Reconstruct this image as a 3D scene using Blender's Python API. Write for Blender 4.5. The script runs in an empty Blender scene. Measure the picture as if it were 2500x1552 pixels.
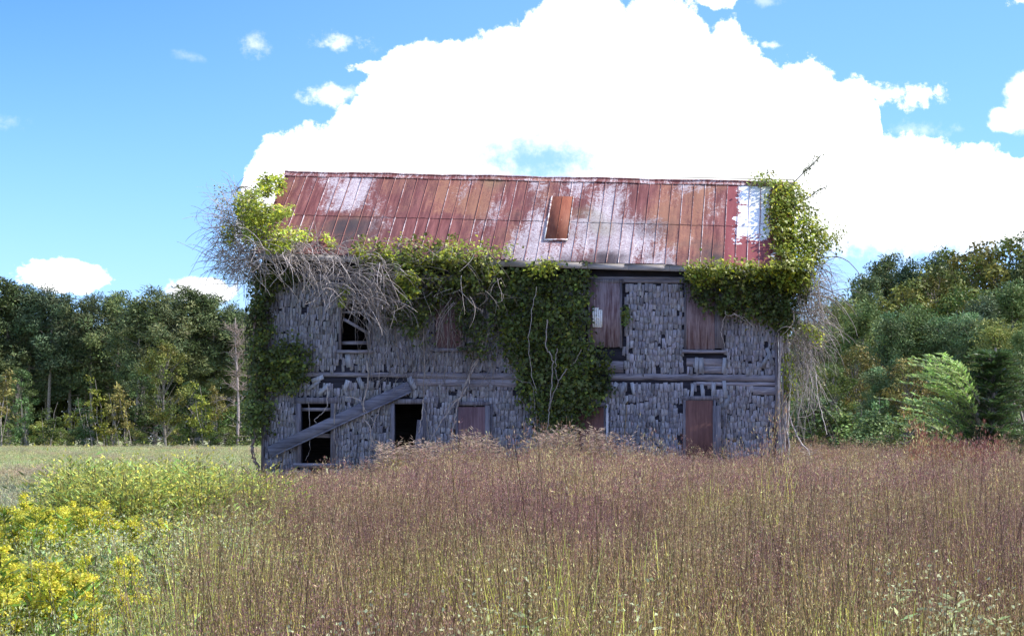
import bpy, math, random
import numpy as np
from math import radians, sin, cos, pi
rng = np.random.default_rng(7)
random.seed(7)
scene = bpy.context.scene
COL = scene.collection

# ------------------------------------------------------------------ camera
F, PX0, PY0, D0, EYE = 4200.0, 1950.0, 1070.0, 42.0, 1.75     # focal length and principal point in photo pixels
cam = bpy.data.cameras.new('camera'); camo = bpy.data.objects.new('camera', cam); COL.objects.link(camo)
camo.location = (0, -D0, EYE); camo.rotation_euler = (radians(90), 0, 0)
cam.sensor_width = 36; cam.lens = F/2500*36
cam.shift_x = -(PX0-1250)/2500; cam.shift_y = (PY0-776)/2500
cam.clip_start = 0.1; cam.clip_end = 6000
scene.camera = camo

# ------------------------------------------------------------------ light
SUN = np.array([0.66, 0.10, 0.76]); SUN /= np.linalg.norm(SUN)
EL = math.asin(SUN[2]); AZ = math.atan2(SUN[0], SUN[1])
sl = bpy.data.lights.new('sun', 'SUN'); sl.energy = 4.6; sl.angle = radians(0.53); sl.color = (1, 0.95, 0.86)
so = bpy.data.objects.new('sun', sl); COL.objects.link(so); so.location = (60, 10, 80)
from mathutils import Vector
so.rotation_euler = Vector(SUN).to_track_quat('Z', 'Y').to_euler()
vs = scene.view_settings
scene.display_settings.display_device = 'sRGB'
vs.view_transform = 'Standard'; vs.look = 'None'; vs.exposure = 0.5; vs.gamma = 1; vs.use_curve_mapping = False

class NT:
    """small helper to write node graphs"""
    def __init__(s, nt): s.nt = nt; nt.nodes.clear()
    def n(s, t, **kw):
        nd = s.nt.nodes.new(t)
        for k, v in kw.items(): setattr(nd, k, v)
        return nd
    def put(s, sock, v):
        if isinstance(v, bpy.types.NodeSocket): s.nt.links.new(v, sock)
        elif v is not None: sock.default_value = v
    def m(s, op, a, b=None, c=None, clamp=False):
        nd = s.n('ShaderNodeMath', operation=op, use_clamp=clamp)
        s.put(nd.inputs[0], a); s.put(nd.inputs[1], b)
        if c is not None: s.put(nd.inputs[2], c)
        return nd.outputs[0]
    def vm(s, op, a, b=None, scale=None):
        nd = s.n('ShaderNodeVectorMath', operation=op)
        s.put(nd.inputs[0], a); s.put(nd.inputs[1], b)
        if scale is not None: s.put(nd.inputs['Scale'], scale)
        return nd.outputs['Value'] if op in ('LENGTH', 'DOT_PRODUCT') else nd.outputs[0]
    def mix(s, f, a, b, mode='MIX'):
        nd = s.n('ShaderNodeMix', data_type='RGBA', blend_type=mode, clamp_factor=True)
        s.put(nd.inputs[0], f); s.put(nd.inputs[6], a); s.put(nd.inputs[7], b)
        return nd.outputs[2]
    def rng(s, v, a, b, c=0.0, d=1.0, smooth=True):
        nd = s.n('ShaderNodeMapRange', interpolation_type='SMOOTHSTEP' if smooth else 'LINEAR')
        for i, x in enumerate((v, a, b, c, d)): s.put(nd.inputs[i], x)
        return nd.outputs[0]
    def noise(s, vec, scale, detail=4, rough=0.55, dist=0.0, dims='3D'):
        nd = s.n('ShaderNodeTexNoise', noise_dimensions=dims)
        s.put(nd.inputs['Vector'], vec)
        for k, v in (('Scale', scale), ('Detail', detail), ('Roughness', rough), ('Distortion', dist)): s.put(nd.inputs[k], v)
        return nd.outputs['Fac'], nd.outputs['Color']

# ------------------------------------------------------------------ sky with clouds (all of it in directions of the sky)
world = bpy.data.worlds.new("World"); scene.world = world; world.use_nodes = True
g = NT(world.node_tree)
sky = g.n('ShaderNodeTexSky', sky_type='NISHITA')
sky.sun_disc = False; sky.sun_elevation = EL; sky.sun_rotation = AZ
sky.altitude = 100; sky.air_density = 1.0; sky.dust_density = 0.25; sky.ozone_density = 2.2
tc = g.n('ShaderNodeTexCoord'); sp = g.n('ShaderNodeSeparateXYZ'); g.put(sp.inputs[0], tc.outputs['Generated'])
az = g.m('ARCTAN2', sp.outputs[0], sp.outputs[1])
hor = g.m('SQRT', g.m('ADD', g.m('MULTIPLY', sp.outputs[0], sp.outputs[0]), g.m('MULTIPLY', sp.outputs[1], sp.outputs[1])))
el = g.m('ARCTAN2', sp.outputs[2], hor)
U = g.m('MULTIPLY_ADD', az, F, PX0); V = g.m('MULTIPLY_ADD', el, -F, PY0)          # sky angles counted in 1/4200 rad
cmb = g.n('ShaderNodeCombineXYZ'); g.put(cmb.inputs[0], U); g.put(cmb.inputs[1], V)
vec = cmb.outputs[0]
n1, _ = g.noise(vec, 0.0085, 10, 0.66); n2, _ = g.noise(vec, 0.03, 9, 0.66); 
nn = g.m('ADD', g.m('MULTIPLY', g.m('SUBTRACT', n1, 0.5), 130), g.m('MULTIPLY', g.m('SUBTRACT', n2, 0.5), 85))
fc = g.n('ShaderNodeFloatCurve'); crv = fc.mapping.curves[0]
outl = [(590,700),(606,560),(618,440),(632,405),(655,375),(700,345),(760,335),(815,325),(835,285),(870,245),(905,205),(950,155),(1000,140),(1060,130),(1110,128),(1180,98),(1230,78),(1250,62),(1290,40),(1330,5),(1360,-20),(1440,-20),(1470,5),(1488,40),(1505,5),(1540,-10),(1590,5),(1650,10),(1672,62),(1695,92),(1718,62),(1745,45),(1770,85),(1800,110),(1850,158),(1890,160),(1930,148),(1970,170),(2000,205),(2060,190),(2085,230),(2100,300),(2120,322),(2180,322),(2240,330),(2270,352),(2340,342),(2370,352),(2400,382),(2450,375),(2600,330),(2900,300)]
pts = [((x*1.0263+500)/4000, (y*1.0263+400)/1600) for x, y in outl]
crv.points[0].location = (0, 1); crv.points[1].location = (1, pts[-1][1])
crv.points.new(0.15, 1.0)
for p in pts: crv.points.new(*p)
for p in crv.points: p.handle_type = 'VECTOR'
fc.mapping.extend = 'HORIZONTAL'; fc.mapping.update()
g.put(fc.inputs['Value'], g.m('DIVIDE', g.m('ADD', U, 500), 4000))
top = g.m('SUBTRACT', g.m('MULTIPLY', fc.outputs[0], 1600), 400)
mask = g.rng(g.m('ADD', g.m('SUBTRACT', V, top), nn), 0, 22)
hx = g.m('DIVIDE', g.m('SUBTRACT', U, 1320), 215); hy = g.m('DIVIDE', g.m('SUBTRACT', V, 405), 92)
hr = g.m('SUBTRACT', 1.0, g.m('SQRT', g.m('ADD', g.m('MULTIPLY', hx, hx), g.m('MULTIPLY', hy, hy))))
hole = g.rng(g.m('ADD', hr, g.m('DIVIDE', nn, 85)), 0.0, 1.0, 0, 0.92)
mask = g.m('MULTIPLY', mask, g.m('SUBTRACT', 1, hole))
mask = g.m('MULTIPLY', mask, g.rng(g.m('ADD', V, nn), 580, 640, 1, 0.08))
for (cx, cy, rx, ry, soft, st) in [(865,152,85,30,1.1,.8),(668,168,36,34,1.3,.55),(250,706,108,42,.2,1),(545,730,88,34,.25,1),(1752,14,62,38,.2,1),(1860,25,60,18,1.2,.35),
        (2180,245,125,32,.6,1),(2250,330,120,26,1.4,.4),(2505,265,62,90,.4,1),(2455,308,60,34,.35,1),(2500,22,52,36,.5,1),(15,378,50,24,1.1,.7),(30,318,60,14,1.1,.7),(90,458,24,20,1.2,.4),(100,380,70,20,1.4,.3),
        (935,205,75,17,.5,1),(850,270,80,28,.9,.75),(520,205,40,15,1.4,.25),(1880,128,32,12,.8,.7),(2650,150,120,70,.5,1),(-150,600,160,60,.4,1),(-300,250,200,50,1.2,.6),(3100,120,300,120,.5,1)]:
    bx_ = g.m('DIVIDE', g.m('SUBTRACT', U, cx), rx); by_ = g.m('DIVIDE', g.m('SUBTRACT', V, cy), ry)
    r_ = g.m('SUBTRACT', 1.0, g.m('SQRT', g.m('ADD', g.m('MULTIPLY', bx_, bx_), g.m('MULTIPLY', by_, by_))))
    r_ = g.m('ADD', r_, g.m('MULTIPLY', nn, 0.024 if soft > .45 else 0.009))
    mask = g.m('MAXIMUM', mask, g.rng(r_, 0.0, soft, 0, st))
# the rest of the sky: scattered fair-weather clouds seen from below
n3, _ = g.noise(tc.outputs['Generated'], 3.2, 6, 0.6)
away = g.rng(sp.outputs[1], 0.25, 0.6, 1, 0)
mask = g.m('MAXIMUM', mask, g.m('MULTIPLY', g.m('MULTIPLY', g.rng(n3, 0.5, 0.62), away), g.rng(sp.outputs[2], 0.0, 0.1)))
hs = g.n('ShaderNodeHueSaturation'); hs.inputs['Hue'].default_value = 0.487; hs.inputs['Saturation'].default_value = 1.0; g.put(hs.inputs['Color'], g.mix(1.0, sky.outputs[0], (.84, 1.02, 1.72, 1), 'MULTIPLY'))
SKY_S = 0.11
deep = g.mix(g.m('MULTIPLY', g.rng(az, -.12, -.50), g.rng(el, .08, .30)), (1, 1, 1, 1), (.55, .74, .93, 1))
hues = g.mix(1.0, hs.outputs[0], deep, 'MULTIPLY')
colr = g.mix(mask, hues, (9.6, 9.8, 10.0, 1))
bg = g.n('ShaderNodeBackground'); g.put(bg.inputs[0], colr); bg.inputs[1].default_value = SKY_S
wo = g.n('ShaderNodeOutputWorld'); g.put(wo.inputs[0], bg.outputs[0])
world.cycles.sampling_method = 'MANUAL'; world.cycles.sample_map_resolution = 512

# ------------------------------------------------------------------ helpers
def Pw(px, py, y=0.0):
    """point of the plane at depth y that lies behind photo pixel (px,py)"""
    s = (D0+y)/F
    return np.array([(px-PX0)*s, y, EYE-(py-PY0)*s])
def norm(a): return a/np.maximum(np.linalg.norm(a, axis=-1, keepdims=True), 1e-9)

class G:
    """mesh collector"""
    def __init__(s): s.V = []; s.L = []; s.T = []; s.C = []; s.n = 0
    def add(s, V, Fc, C=(1, 1, 1)):
        V = np.asarray(V, float).reshape(-1, 3); Fc = np.asarray(Fc, int)
        s.V.append(V); s.L.append((Fc+s.n).ravel()); s.T.append(np.full(len(Fc), Fc.shape[1]))
        C = np.asarray(C, float)
        if C.ndim == 1: C = np.tile(C, (len(V), 1))
        s.C.append(C); s.n += len(V)
    def box(s, c, size, R=None, C=(1, 1, 1)):
        q = np.array([[-1,-1,-1],[1,-1,-1],[1,1,-1],[-1,1,-1],[-1,-1,1],[1,-1,1],[1,1,1],[-1,1,1]])*np.asarray(size)/2
        if R is not None: q = q@np.asarray(R).T
        s.add(q+np.asarray(c), BOXF, C)
    def beam(s, a, b, w, t, up=(0, -1, 0), C=(1, 1, 1)):
        a = np.asarray(a, float); b = np.asarray(b, float); d = norm(b-a); n_ = np.asarray(up, float); n_ = norm(n_-d*np.dot(n_, d)); sd = np.cross(d, n_)
        s.box((a+b)/2, (np.linalg.norm(b-a), w, t), np.stack([d, sd, n_], 1), C)
    def tube(s, P, r, k=4, C=(1, 1, 1)):
        P = np.asarray(P, float); n = len(P); r = np.broadcast_to(r, (n,))
        T = np.gradient(P, axis=0); T = norm(T)
        up = np.array([0.3, 0.2, 0.93]); A = norm(np.cross(T, up)+1e-6); B = np.cross(T, A)
        th = np.arange(k)/k*2*pi
        V = P[:, None]+r[:, None, None]*(np.cos(th)[None, :, None]*A[:, None]+np.sin(th)[None, :, None]*B[:, None])
        i = np.arange(n-1)[:, None]*k; j = np.arange(k)[None]; j2 = (j+1) % k
        Fc = np.stack([i+j, i+j2, i+k+j2, i+k+j], -1).reshape(-1, 4)
        if np.ndim(C) == 2: C = np.repeat(C, k, 0)
        s.add(V.reshape(-1, 3), Fc, C)
    def leaves(s, P, A, N, l, w, C, fold=0.18, mid=0.45):
        """kite leaves: base P, length direction A, normal N"""
        P = np.asarray(P, float); n = len(P); A = norm(A); S = norm(np.cross(A, N)); N = np.cross(S, A)
        l = np.broadcast_to(l, (n,))[:, None]; w = np.broadcast_to(w, (n,))[:, None]
        m = P+A*l*mid+N*w*fold
        V = np.stack([P, m+S*w/2, P+A*l, m-S*w/2], 1)
        i = np.arange(n)[:, None]*4
        Fc = i+np.array([[0, 1, 2, 3]])
        C = np.asarray(C, float)
        if C.ndim == 1: C = np.tile(C, (n, 1))
        s.add(V.reshape(-1, 3), Fc, np.repeat(C, 4, 0))
    def mesh(s, name):
        V = np.concatenate(s.V).astype(np.float32); L = np.concatenate(s.L).astype(np.int32); T = np.concatenate(s.T).astype(np.int32); C = np.concatenate(s.C)
        me = bpy.data.meshes.new(name)
        me.vertices.add(len(V)); me.vertices.foreach_set('co', V.ravel())
        me.loops.add(len(L)); me.loops.foreach_set('vertex_index', L)
        me.polygons.add(len(T)); st = np.concatenate([[0], np.cumsum(T)[:-1]]).astype(np.int32)
        me.polygons.foreach_set('loop_start', st)
        try: me.polygons.foreach_set('loop_total', T)
        except Exception: pass
        me.update(calc_edges=True)
        a = me.color_attributes.new('Col', 'FLOAT_COLOR', 'POINT')
        cc = np.ones((len(V), 4), np.float32); cc[:, :3] = C; a.data.foreach_set('color', cc.ravel())
        return me
BOXF = [[0,3,2,1],[4,5,6,7],[0,1,5,4],[1,2,6,5],[2,3,7,6],[3,0,4,7]]

def link(name, me, mat=None, parent=None, smooth=False):
    if isinstance(me, G): me = me.mesh(name)
    if mat and not me.materials: me.materials.append(mat)
    if smooth: me.polygons.foreach_set('use_smooth', np.ones(len(me.polygons), bool))
    o = bpy.data.objects.new(name, me); COL.objects.link(o)
    if parent: o.parent = parent
    return o
def tag(o, label=None, cat=None, group=None, kind=None):
    if label: o['label'] = label
    if cat: o['category'] = cat
    if group: o['group'] = group
    if kind: o['kind'] = kind
    return o
def thing(name, label, cat, loc=(0, 0, 0), group=None):
    o = bpy.data.objects.new(name, None); COL.objects.link(o); o.location = loc; o.empty_display_size = 0.2
    return tag(o, label, cat, group)
def local(G_, loc):
    for i in range(len(G_.V)): G_.V[i] = G_.V[i]-np.asarray(loc, float)
    return G_
def rv(n, s=1.0): return rng.normal(0, s, (n, 3))
def jit(c, n, a=0.25):
    """colours around c"""
    return np.asarray(c)[None]*(1+rng.uniform(-a, a, (n, 1)))*(1+rng.uniform(-a*.35, a*.35, (n, 3)))

def hground(x, y):
    x = np.asarray(x, float); y = np.asarray(y, float)
    t = np.clip((y-15)/130, 0, 1); t = t*t*(3-2*t)
    return 0.72*t+0.05*np.sin(x*.35+1)*np.sin(y*.28)*np.clip(1-np.abs(y)/200, 0, 1)

# ------------------------------------------------------------------ materials
def new_mat(name):
    m = bpy.data.materials.new(name); m.use_nodes = True; return m, NT(m.node_tree)
def finish(g, col, rough=0.7, bump=None, bs=0.3, bd=0.01, transl=0.0, spec=0.3, metal=0.0):
    p = g.n('ShaderNodeBsdfPrincipled'); g.put(p.inputs['Base Color'], col); g.put(p.inputs['Roughness'], rough)
    g.put(p.inputs['Specular IOR Level'], spec); g.put(p.inputs['Metallic'], metal)
    if bump is not None:
        b = g.n('ShaderNodeBump'); b.inputs['Strength'].default_value = bs; b.inputs['Distance'].default_value = bd
        g.put(b.inputs['Height'], bump); g.put(p.inputs['Normal'], b.outputs[0])
    out = p.outputs[0]
    if transl > 0:
        t = g.n('ShaderNodeBsdfTranslucent'); g.put(t.inputs[0], col)
        mx = g.n('ShaderNodeMixShader'); mx.inputs[0].default_value = transl
        g.put(mx.inputs[1], out); g.put(mx.inputs[2], t.outputs[0]); out = mx.outputs[0]
    o = g.n('ShaderNodeOutputMaterial'); g.put(o.inputs[0], out)
def attr(g): return g.n('ShaderNodeVertexColor', layer_name='Col').outputs[0]
def pos(g): return g.n('ShaderNodeNewGeometry').outputs['Position']

def m_foliage(name, rough=0.5, transl=0.28, var=0.25, spec=0.35):
    m, g = new_mat(name)
    oi = g.n('ShaderNodeObjectInfo')
    k = g.rng(oi.outputs['Random'], 0, 1, 1-var, 1+var, False)
    n, _ = g.noise(pos(g), 1.3, 3)
    k2 = g.rng(n, 0.3, 0.7, 0.8, 1.2, False)
    c = g.vm('SCALE', attr(g), scale=g.m('MULTIPLY', k, k2))
    finish(g, c, rough, transl=transl, spec=spec); return m
M = {}
M['leaf'] = m_foliage('leaf', 0.4, 0.30, 0.0, .35)
M['needle'] = m_foliage('needle', 0.5, 0.08, 0.4, .12)
M['treeleaf'] = m_foliage('tree_leaf', 0.45, 0.15, 0.38, .15)
M['weed'] = m_foliage('weed', 0.6, 0.3, 0.15, 0.2)

def m_wood(name, c1, c2, axis=2, mul=True, scale=9, rough=0.85, bs=0.5):
    """weathered board: grain along axis (0 x, 2 z)"""
    m, g = new_mat(name)
    mp = g.n('ShaderNodeMapping'); sc = [1, 1, 1]; sc[axis] = 0.06; mp.inputs['Scale'].default_value = sc
    tcn = g.n('ShaderNodeTexCoord'); g.put(mp.inputs[0], tcn.outputs['Object'])
    n, _ = g.noise(mp.outputs[0], scale*4, 6, 0.65, 0.4); n2, _ = g.noise(mp.outputs[0], scale*.8, 4, 0.6)
    nb, _ = g.noise(tcn.outputs['Object'], 2.2, 5, 0.6)
    f = g.rng(g.m('ADD', g.m('MULTIPLY', n, .55), g.m('ADD', g.m('MULTIPLY', n2, .3), g.m('MULTIPLY', nb, .15))), 0.4, 0.6)
    c = g.mix(f, (*c1, 1), (*c2, 1))
    if mul: c = g.mix(1.0, c, attr(g), 'MULTIPLY')
    finish(g, c, rough, n, bs, 0.006); return m
M['shingle'] = m_wood('shingle', (.24, .255, .31), (.50, .52, .60), 2, scale=14)
M['trim'] = m_wood('trim', (.16, .15, .185), (.38, .36, .42), 0)
M['trimv'] = m_wood('trim_vertical', (.10, .092, .115), (.25, .235, .275), 2)
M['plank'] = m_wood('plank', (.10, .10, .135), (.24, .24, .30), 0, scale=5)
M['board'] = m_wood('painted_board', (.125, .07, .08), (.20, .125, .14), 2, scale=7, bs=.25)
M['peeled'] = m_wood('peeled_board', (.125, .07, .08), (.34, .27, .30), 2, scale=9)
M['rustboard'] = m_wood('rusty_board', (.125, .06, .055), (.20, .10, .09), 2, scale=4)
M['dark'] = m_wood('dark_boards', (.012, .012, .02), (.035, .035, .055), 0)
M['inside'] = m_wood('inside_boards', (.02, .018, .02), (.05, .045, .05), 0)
M['fascia'] = m_wood('fascia', (.30, .28, .29), (.52, .49, .50), 0)
M['paintwood'] = m_wood('white_painted_wood', (.45, .43, .48), (.7, .68, .72), 2)
M['vent'] = (lambda mg: (finish(mg[1], (.93, .93, .93, 1), .5), mg[0])[1])(new_mat('vent_plastic'))

def m_bark(name, c1, c2):
    m, g = new_mat(name); n, _ = g.noise(pos(g), 9, 5, .65); 
    finish(g, g.mix(1.0, g.mix(g.rng(n, .35, .65), (*c1, 1), (*c2, 1)), attr(g), 'MULTIPLY'), .9, n, .5, .01); return m
M['bark'] = m_bark('bark', (.15, .13, .115), (.36, .32, .29))
M['vinebark'] = m_bark('vine_bark', (.42, .35, .33), (.70, .62, .58))
M['vinebrown'] = m_bark('vine_bark_brown', (.12, .085, .075), (.26, .19, .17))

# roof metal
def m_roof():
    m, g = new_mat('rusty_metal_roof')
    a = attr(g); s = g.n('ShaderNodeSeparateColor'); g.put(s.inputs[0], a)
    W, O, S = s.outputs[0], s.outputs[1], s.outputs[2]
    p = pos(g)
    mp = g.n('ShaderNodeMapping'); mp.inputs['Scale'].default_value = (1, .75, .75); g.put(mp.inputs[0], p)
    f1, _ = g.noise(mp.outputs[0], 2.1, 10, .78, 1.8); f2, _ = g.noise(mp.outputs[0], 8, 9, .8, 3.0); f3, _ = g.noise(mp.outputs[0], 0.9, 3, .5)
    mp2 = g.n('ShaderNodeMapping'); mp2.inputs['Scale'].default_value = (9, .9, .9); g.put(mp2.inputs[0], p)
    st, _ = g.noise(mp2.outputs[0], 1.5, 6, .6)
    w = g.m('ADD', g.m('ADD', g.m('MULTIPLY', f1, .42), g.m('ADD', g.m('MULTIPLY', f2, .38), g.m('MULTIPLY', st, .2))), g.m('SUBTRACT', W, .5))
    wm = g.rng(w, .475, .59)
    o = g.m('ADD', g.m('ADD', g.m('MULTIPLY', f2, .45), g.m('MULTIPLY', st, .2)), g.m('ADD', g.m('MULTIPLY', f3, .35), g.m('SUBTRACT', O, .5)))
    om = g.rng(o, .44, .62)
    base = g.mix(g.rng(st, .3, .7), (.155, .045, .043, 1), (.29, .105, .095, 1))
    base = g.mix(om, base, (.44, .20, .115, 1))
    zinc = g.mix(g.rng(f2, .35, .65), (.36, .235, .25, 1), (.80, .73, .75, 1))
    c = g.mix(wm, base, zinc)
    # the newer painted section: smooth maroon paint peeling off white metal
    mp3 = g.n('ShaderNodeMapping'); mp3.inputs['Scale'].default_value = (1.0, 1.6, 1.6); g.put(mp3.inputs[0], p)
    f4, _ = g.noise(mp3.outputs[0], 4.2, 7, .7)
    pe = g.rng(g.m('ADD', f4, g.m('SUBTRACT', W, .5)), .5, .515)
    newc = g.mix(pe, g.mix(g.rng(st, .3, .7), (.25, .058, .065, 1), (.30, .080, .082, 1)), (.93, .95, 1.0, 1))
    c = g.mix(g.m('GREATER_THAN', S, .8), c, newc)
    # dark mildew stains
    dm = g.m('MULTIPLY', g.rng(S, .05, .5), g.rng(g.m('ADD', f3, g.m('MULTIPLY', f1, .4)), .5, .85))
    dm = g.m('MULTIPLY', dm, g.m('LESS_THAN', S, .8))
    c = g.mix(dm, c, (.07, .05, .052, 1))
    # greenish algae low on the slope
    gx, _ = g.noise(p, .55, 2, .5)
    c = g.mix(g.m('MULTIPLY', g.rng(gx, .58, .72), .35), c, (.28, .26, .14, 1))
    ro = g.rng(wm, 0, 1, .62, .42)
    finish(g, c, ro, g.m('ADD', f2, g.m('MULTIPLY', f3, 2)), .25, .012, spec=.4); return m
M['roof'] = m_roof()
def m_hatch():
    m, g = new_mat('orange_rust'); p = pos(g)
    mp = g.n('ShaderNodeMapping'); mp.inputs['Scale'].default_value = (6, 1, 1); g.put(mp.inputs[0], p)
    n, _ = g.noise(mp.outputs[0], 2.5, 8, .7); n2, _ = g.noise(p, 12, 7, .7)
    c = g.mix(g.rng(n, .3, .7), (.20, .056, .032, 1), (.29, .10, .055, 1)); c = g.mix(g.rng(n2, .62, .72), c, (.8, .55, .42, 1))
    finish(g, c, .7, n2, .2, .005); return m
M['hatch'] = m_hatch()
def m_zinc():
    m, g = new_mat('pale_flashing'); n, _ = g.noise(pos(g), 6, 7, .7)
    c = g.mix(g.rng(n, .42, .58), (.30, .16, .15, 1), (.86, .82, .80, 1)); finish(g, c, .5, spec=.4); return m
M['zinc'] = m_zinc()

# ground
def m_ground():
    m, g = new_mat('meadow_ground'); p = pos(g)
    n, _ = g.noise(p, .06, 4, .6); n2, _ = g.noise(p, .9, 8, .7); n3, _ = g.noise(p, 9, 6, .7)
    c = g.mix(g.rng(n, .38, .62), (.37, .38, .18, 1), (.42, .37, .23, 1))
    c = g.mix(g.rng(n2, .4, .65), c, (.24, .28, .10, 1))
    s = g.n('ShaderNodeSeparateXYZ'); g.put(s.inputs[0], p)
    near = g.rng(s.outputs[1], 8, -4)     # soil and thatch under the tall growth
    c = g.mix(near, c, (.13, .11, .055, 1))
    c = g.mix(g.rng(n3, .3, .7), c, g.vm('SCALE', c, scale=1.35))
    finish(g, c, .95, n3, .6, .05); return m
M['ground'] = m_ground()

# ------------------------------------------------------------------ ground
gx = np.concatenate([np.linspace(-1500, -140, 12), np.linspace(-120, 60, 91), np.linspace(80, 1500, 12)])
gy = np.concatenate([np.linspace(-400, -60, 6), np.linspace(-50, 160, 106), np.linspace(180, 2500, 14)])
X, Y = np.meshgrid(gx, gy); Z = hground(X, Y)
gg = G(); nx = len(gx); ii = (np.arange(len(gy)-1)[:, None]*nx+np.arange(nx-1)[None]).ravel()
gg.add(np.stack([X, Y, Z], -1).reshape(-1, 3), np.stack([ii, ii+1, ii+nx+1, ii+nx], 1))
tag(link('ground', gg, M['ground'], smooth=True), 'pale green meadow rolling gently up to the woods', kind='structure')

#@@HOUSE
# ================================================================== HOUSE
house = thing('old_house', 'abandoned two storey house with grey shingle walls and rusty metal roof', 'house', (-6.8, 2, 0))
HL = np.array([-6.8, 2, 0.0])
def part(name, G_, mat, parent=None, smooth=False):
    local(G_, HL if parent is None else HL)
    o = link(name, G_, mat, parent or house, smooth)
    return o
XL, XR = Pw(643, 0)[0], Pw(1897, 0)[0]
YB = 4.4
ZB = Pw(0, 1183)[2]; ZT = Pw(0, 640)[2]
# openings (photo pixels on the facade)
OP = {'U1': (833, 700, 900, 854), 'U2': (1062, 700, 1130, 850), 'U3': (1440, 692, 1514, 846), 'U4': (1676, 690, 1762, 854),
      'L1': (735, 986, 808, 1130), 'L1b': (762, 1142, 801, 1158), 'L2': (963, 987, 1032, 1166), 'L3': (1119, 991, 1184, 1166), 'L4': (1408, 993, 1474, 1166), 'L5': (1674, 978, 1742, 1166)}
def rect(o): a = Pw(o[0], o[3]); b = Pw(o[2], o[1]); return (a[0], a[2], b[0], b[2])
RC = {k: rect(v) for k, v in OP.items()}
def slab(x0, x1, z0, z1, y0, y1, holes, gobj, axis='x', C=(1, 1, 1)):
    xs = sorted(set([x0, x1]+[h[0] for h in holes]+[h[2] for h in holes])); zs = sorted(set([z0, z1]+[h[1] for h in holes]+[h[3] for h in holes]))
    def solid(i, j):
        if i < 0 or j < 0 or i >= len(xs)-1 or j >= len(zs)-1: return False
        cx, cz = (xs[i]+xs[i+1])/2, (zs[j]+zs[j+1])/2
        return not any(h[0] < cx < h[2] and h[1] < cz < h[3] for h in holes)
    def q(pts): gobj.add(pts, [[0, 1, 2, 3]], C)
    for i in range(len(xs)-1):
        for j in range(len(zs)-1):
            if not solid(i, j): continue
            a, b, c, d = xs[i], xs[i+1], zs[j], zs[j+1]
            q([(a, y0, c), (b, y0, c), (b, y0, d), (a, y0, d)]); q([(a, y1, c), (a, y1, d), (b, y1, d), (b, y1, c)])
            if not solid(i-1, j): q([(a, y0, c), (a, y0, d), (a, y1, d), (a, y1, c)])
            if not solid(i+1, j): q([(b, y0, c), (b, y1, c), (b, y1, d), (b, y0, d)])
            if not solid(i, j-1): q([(a, y0, c), (a, y1, c), (b, y1, c), (b, y0, c)])
            if not solid(i, j+1): q([(a, y0, d), (b, y0, d), (b, y1, d), (a, y1, d)])
# roof lines
def eave_py(px): return 631+(px-1230)*0.029
def ridge_py(px): return 424+(px-690)*0.021
YE, YR = -0.38, 2.1
RXL, RXR = Pw(624, 0, YE)[0], Pw(1938, 0, YE)[0]
def px_at(x, y): return PX0+x*F/(D0+y)
def ez(x): return Pw(0, eave_py(px_at(x, YE)), YE)[2]
def rz(x): return Pw(0, ridge_py(px_at(x, YR)), YR)[2]
def roofpt(x, t, off=0.0):
    """t 0 at the eave, 1 at the ridge; off lifts off the slope"""
    z0, z1 = ez(x), rz(x); n_ = norm(np.array([0, -(z1-z0), YR-YE]))
    return np.array([x, YE+(YR-YE)*t, z0+(z1-z0)*t])+n_*off
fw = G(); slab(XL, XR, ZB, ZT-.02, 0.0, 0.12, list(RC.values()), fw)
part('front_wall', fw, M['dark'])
bw = G(); slab(XL, XR, ZB, ZT-.02, YB-.12, YB, [(-12.75, ZB+.12, -11.7, ZB+.42)], bw); part('rear_wall', bw, M['trim'])
for xx, nm in ((XL, 'gable_wall'), (XR-.12, 'gable_wall')):
    e = G(); zr = rz(xx)-.12; z0 = ZB; y1 = YB-.13; prof = [(.125, z0), (y1, z0), (y1, ez(xx)-.1), (YR, zr), (.125, ez(xx)+.28)]
    V = [(xx, a, b) for a, b in prof]+[(xx+.12, a, b) for a, b in prof]
    e.add(V, [[0, 1, 6, 5], [1, 2, 7, 6], [2, 3, 8, 7], [3, 4, 9, 8], [4, 0, 5, 9]]); e.add(V, [[4, 3, 2, 1, 0], [5, 6, 7, 8, 9]])
    # shingles on the gable as rows
    for zc in np.arange(z0+.1, ez(xx)+.1, .21):
        yy = .02
        while yy < YB-.2:
            w = rng.uniform(.08, .16)
            sx = xx-.012 if xx < -5 else xx+.132
            e.box((sx, yy+w/2, zc+rng.uniform(-.01, .01)), (.02, w-.01, .22), C=rng.uniform(.7, 1.2)*np.ones(3)); yy += w
    part(nm, e, M['shingle'])
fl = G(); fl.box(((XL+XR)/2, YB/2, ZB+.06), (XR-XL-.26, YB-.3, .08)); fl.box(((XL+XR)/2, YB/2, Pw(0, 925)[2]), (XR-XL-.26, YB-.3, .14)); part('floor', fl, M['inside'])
for sx in np.linspace(XL+.4, XR-.4, 6):
    for yy in (.25, YB-.3):
        e = G(); e.box((sx, yy, ZB/2-.1), (.38, .3, ZB+.2-.002)); part('pier', e, M['trim'])
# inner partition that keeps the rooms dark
e = G(); slab(XL+.13, XR-.13, ZB+.12, ZT-.1, 2.3, 2.38, [(-12.75, ZB+.12, -11.7, ZB+.42)], e); part('partition_wall', e, M['inside'])

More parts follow.
